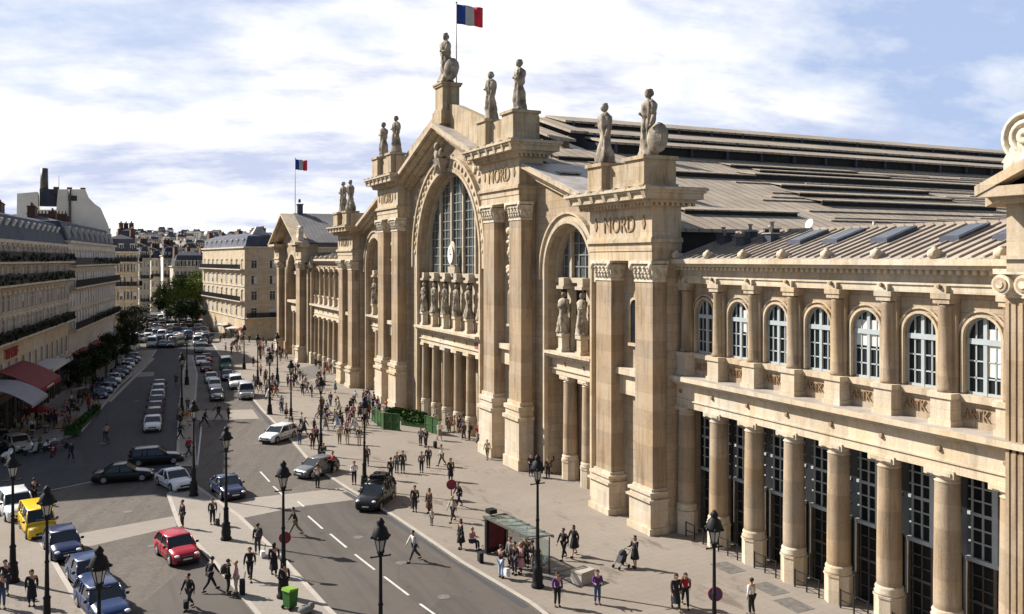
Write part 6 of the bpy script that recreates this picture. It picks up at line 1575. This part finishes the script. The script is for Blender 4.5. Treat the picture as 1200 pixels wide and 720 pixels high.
# bus shelter with advertising panel
a, b = Vector(G(556,640)), Vector(G(652,672)); b = a+(b-a).normalized()*8.2
a = Vector(G(572,652)); dirn = (Vector(G(640,690))-a); dirn = Vector((.12, -1)).normalized(); ang = math.atan2(dirn.y, dirn.x)
t = thing('bus_shelter', (a.x, a.y, .13), 'glass-roofed bus shelter with a red advertising panel at the forecourt kerb', 'bus shelter', rz=ang); t.scale = (.9, .85, .84)
mb = MB()
for x in (.2, 2.6, 5.2):
    mb.tube((x, 1.5, 0), (x, 1.5, 2.45), .05, n=6); mb.prism([(1.7, 2.5), (-.4, 2.75), (-.4, 2.83), (1.7, 2.58)], x-.05, x+.05, 'x')
for i in range(7): mb.box(0.05+i*.9, .11+i*.9, -.4, 1.6, 2.62, 2.68)
mb.box(0, 5.5, 1.6, 1.68, 2.45, 2.6); mb.box(0, 5.5, -.45, -.37, 2.7, 2.85); mb.build('frame', M['teal_metal'] if 'teal_metal' in M else M['frame_dark'], t, loc=(0, 0, 0))
gl = mat('shelter_glass', (.25,.34,.33), .1, .15, 2, spec=.8)
gl.node_tree.nodes['Principled BSDF'].inputs['Alpha'].default_value = .38
for i in range(6):
    mb = MB(); mb.prism([(1.6, 2.6), (-.36, 2.84), (-.36, 2.86), (1.6, 2.62)], .14+i*.9, .92+i*.9, 'x'); mb.build('roof_panel', gl, t, loc=(0, 0, 0))
mb = MB(); mb.box(.3, 5.2, 1.46, 1.49, .5, 2.2); mb.build('rear_glass', gl, t, loc=(0, 0, 0))
mb = MB(); mb.box(-.15, .1, -.2, 1.5, .1, 2.7); p = mb.build('advertising_case', M['iron'], t, loc=(0, 0, 0)); mb = MB(); mb.box(.1, .12, 0, 1.3, .5, 2.3); mb.box(-.17, -.15, 0, 1.3, .5, 2.3); mb.build('red_poster', mat('poster_red', (.11,.01,.016), .6, .4, 3), p, loc=(0, 0, 0))
mb = MB(); mb.box(1.2, 4.9, 1.0, 1.4, .42, .5); [mb.box(x-.04, x+.04, 1.1, 1.3, 0, .42) for x in (1.6, 3.0, 4.6)]; mb.build('bench', M['frame_dark'], t, loc=(0, 0, 0))
mb = MB(); mb.box(-.2, .4, -.1, .5, 2.95, 3.25); mb.tube((.1, .2, 2.6), (.1, .2, 2.95), .04); mb.build('line_sign', M['iron'], t, loc=(0, 0, 0))
# stone block
x, y = G(683,684); t = thing('stone_block', (x, y, .13), 'squat grey stone block on the forecourt beside the purple-topped person', 'stone block', rz=.3)
mb = MB(); mb.frus((-.6, .6, -.45, .45), (-.52, .52, -.38, .38), 0, .55); mb.box(-.56, .56, -.42, .42, .55, .66); mb.build('block', M['kerb'], t, loc=(0, 0, 0))
# green hoarding and planters at the foot of the great arch
def hoarding(p, q, h, label, name='green_hoarding'):
    p, q = Vector(G(*p)), Vector(G(*q)); d = q-p; L = d.length; t = thing(name, (p.x, p.y, .13), label, 'hoarding', 'green hoardings before the great arch', rz=math.atan2(d.y, d.x))
    mb = MB(); mb.box(0, L, 0, .12, 0, h, 0); mb.build('panel', M['greenh'], t, loc=(0, 0, 0))
    mb = MB(); n = max(2, int(L/1.2))
    for i in range(n+1): mb.box(L*i/n-.05, L*i/n+.05, -.05, .0, 0, h+.1)
    mb.box(-.05, L+.05, -.04, -.0, h*.5, h*.5+.08); mb.box(-.05, L+.05, -.03, .14, h, h+.06)
    mb.build('frame', M['greenh'], t, loc=(0, 0, 0))
hoarding((450,505),(468,507),1.7,'brightest green hoarding panel at the left end of the works'); hoarding((436,495),(450,505),1.5,'green hoarding side facing the crowd at left'); hoarding((498,507),(515,512),1.6,'green hoarding at the right end near the columns')
def hedge(p, q, w, h, label):
    p, q = Vector(G(*p)), Vector(G(*q)); d = q-p; L = d.length; t = thing('hedge_planter', (p.x, p.y, .13), label, 'planter', 'hedge planters before the great arch', rz=math.atan2(d.y, d.x))
    mb = MB(); mb.box(0, L, 0, w, 0, .5); mb.build('trough', M['greenh'], t, loc=(0, 0, 0)); r = random.Random(int(L*100)); mb = MB()
    for i in range(int(L*w*150)):
        c = Vector((r.uniform(0, L), r.uniform(0, w), r.uniform(.45, h))); u = Vector((r.gauss(0, 1), r.gauss(0, 1), r.gauss(0, 1))).normalized(); v = u.orthogonal().normalized()*.12; u = u*.12; mb.add([c-u-v, c+u-v, c+u+v, c-u+v], [(0, 1, 2, 3)])
    mb.build('foliage', M['hedge'], t, loc=(0, 0, 0), fix=False)
hedge((452,492),(492,499),1.1,1.2,'clipped green hedge along the back of the works enclosure'); hedge((470,500),(500,504),1.2,1.1,'low green hedge inside the works enclosure')
# terrace planters on the left pavement
hedge((92,508),(118,484),.6,.9,'planted green trough around the left cafe terrace'); hedge((75,512),(90,512),1.0,.9,'bright green trough at the near end of the cafe terrace')
x, y = G(80,503); t = thing('wooden_deck', (x, y, .13), 'orange-brown timber deck of the cafe terrace on the left', 'deck', rz=R(80)); mb = MB(); 
for i in range(14): mb.box(-.5, 7.5, -1.3+i*.2, -1.12+i*.2, .0, .1)
mb.build('boards', mat('deck_timber', (.24,.12,.05), .8, .25, 2), t, loc=(0, 0, 0))
# parasols
def parasol(px, py, m, label, r=1.5, h=2.6, z=.13):
    x, y = G(px, py); t = thing('cafe_parasol', (x, y, z), label, 'parasol', 'cafe parasols'); mb = MB(); mb.tube((0, 0, 0), (0, 0, h+.1), .04, n=6); mb.build('pole', M['iron'], t, loc=(0, 0, 0))
    mb = MB(); mb.lathe(0, 0, [(r, h-.62), (r, h-.45), (.05, h)], 8, 0, sm=False, cap=False); mb.build('canopy', m, t, loc=(0, 0, 0))
parasol(259,392,M['white'],'white parasol left of the pair at the sunlit corner block',1.9); parasol(274,396,M['white'],'white parasol right of the pair at the sunlit corner block',1.9)
for px, py, k, lab in ((268,394,'red','dark red parasol between the two white ones'), (282,398,'red','dark red parasol at the right corner of the block'), (44,505,'red','red parasol on the shaded left pavement'), (100,458,'red','red parasol below the dormered block'), (108,449,'red','second red parasol farther below the dormered block'), (84,476,'grey_canvas','grey parasol between the left pavement trees')): parasol(px, py, M[k], lab, 1.4)

# cafe tables and chairs on the shaded terrace
CTOP = mat('cafe_table_top', (.30,.28,.26), .4, .2, 4); CCH = mat('wicker', (.20,.13,.06), .8, .3, 6)
rc = random.Random(8)
for i in range(16):
    x, y = LP(-6+i*2.6+rc.uniform(-.3, .3), 2.0+rc.random()*2.2)
    t = thing('cafe_table', (x, y, .13), 'small round cafe table on the shaded terrace under the awnings', 'table', 'cafe tables on the shaded terrace')
    mb = MB(); mb.lathe(0, 0, [(.36, .72), (.36, .75)], 16); mb.build('table_top', CTOP, t, loc=(0, 0, 0))
    mb = MB(); mb.lathe(0, 0, [(.22, 0), (.2, .03), (.03, .05), (.03, .72)], 10); mb.build('pedestal_leg', M['iron'], t, loc=(0, 0, 0))
    for q in range(2):
        a = rc.uniform(0, 6.28); c = thing('cafe_chair', (x+.7*math.cos(a), y+.7*math.sin(a), .13), 'wicker cafe chair on the shaded terrace under the awnings', 'chair', 'cafe chairs on the shaded terrace', rz=a+math.pi)
        mb = MB(); mb.box(-.21, .21, -.21, .21, .43, .47); mb.build('seat', CCH, c, loc=(0, 0, 0)); mb = MB(); mb.prism([(-.21, .47), (-.26, .88), (-.23, .88), (-.18, .47)], -.2, .2, 'y'); mb.build('backrest', CCH, c, loc=(0, 0, 0))
        for sx in (-1, 1):
            for sy in (-1, 1): mb = MB(); mb.tube((sx*.18, sy*.18, 0), (sx*.17, sy*.17, .43), .014, n=5); mb.build('leg', M['iron'], c, loc=(0, 0, 0))
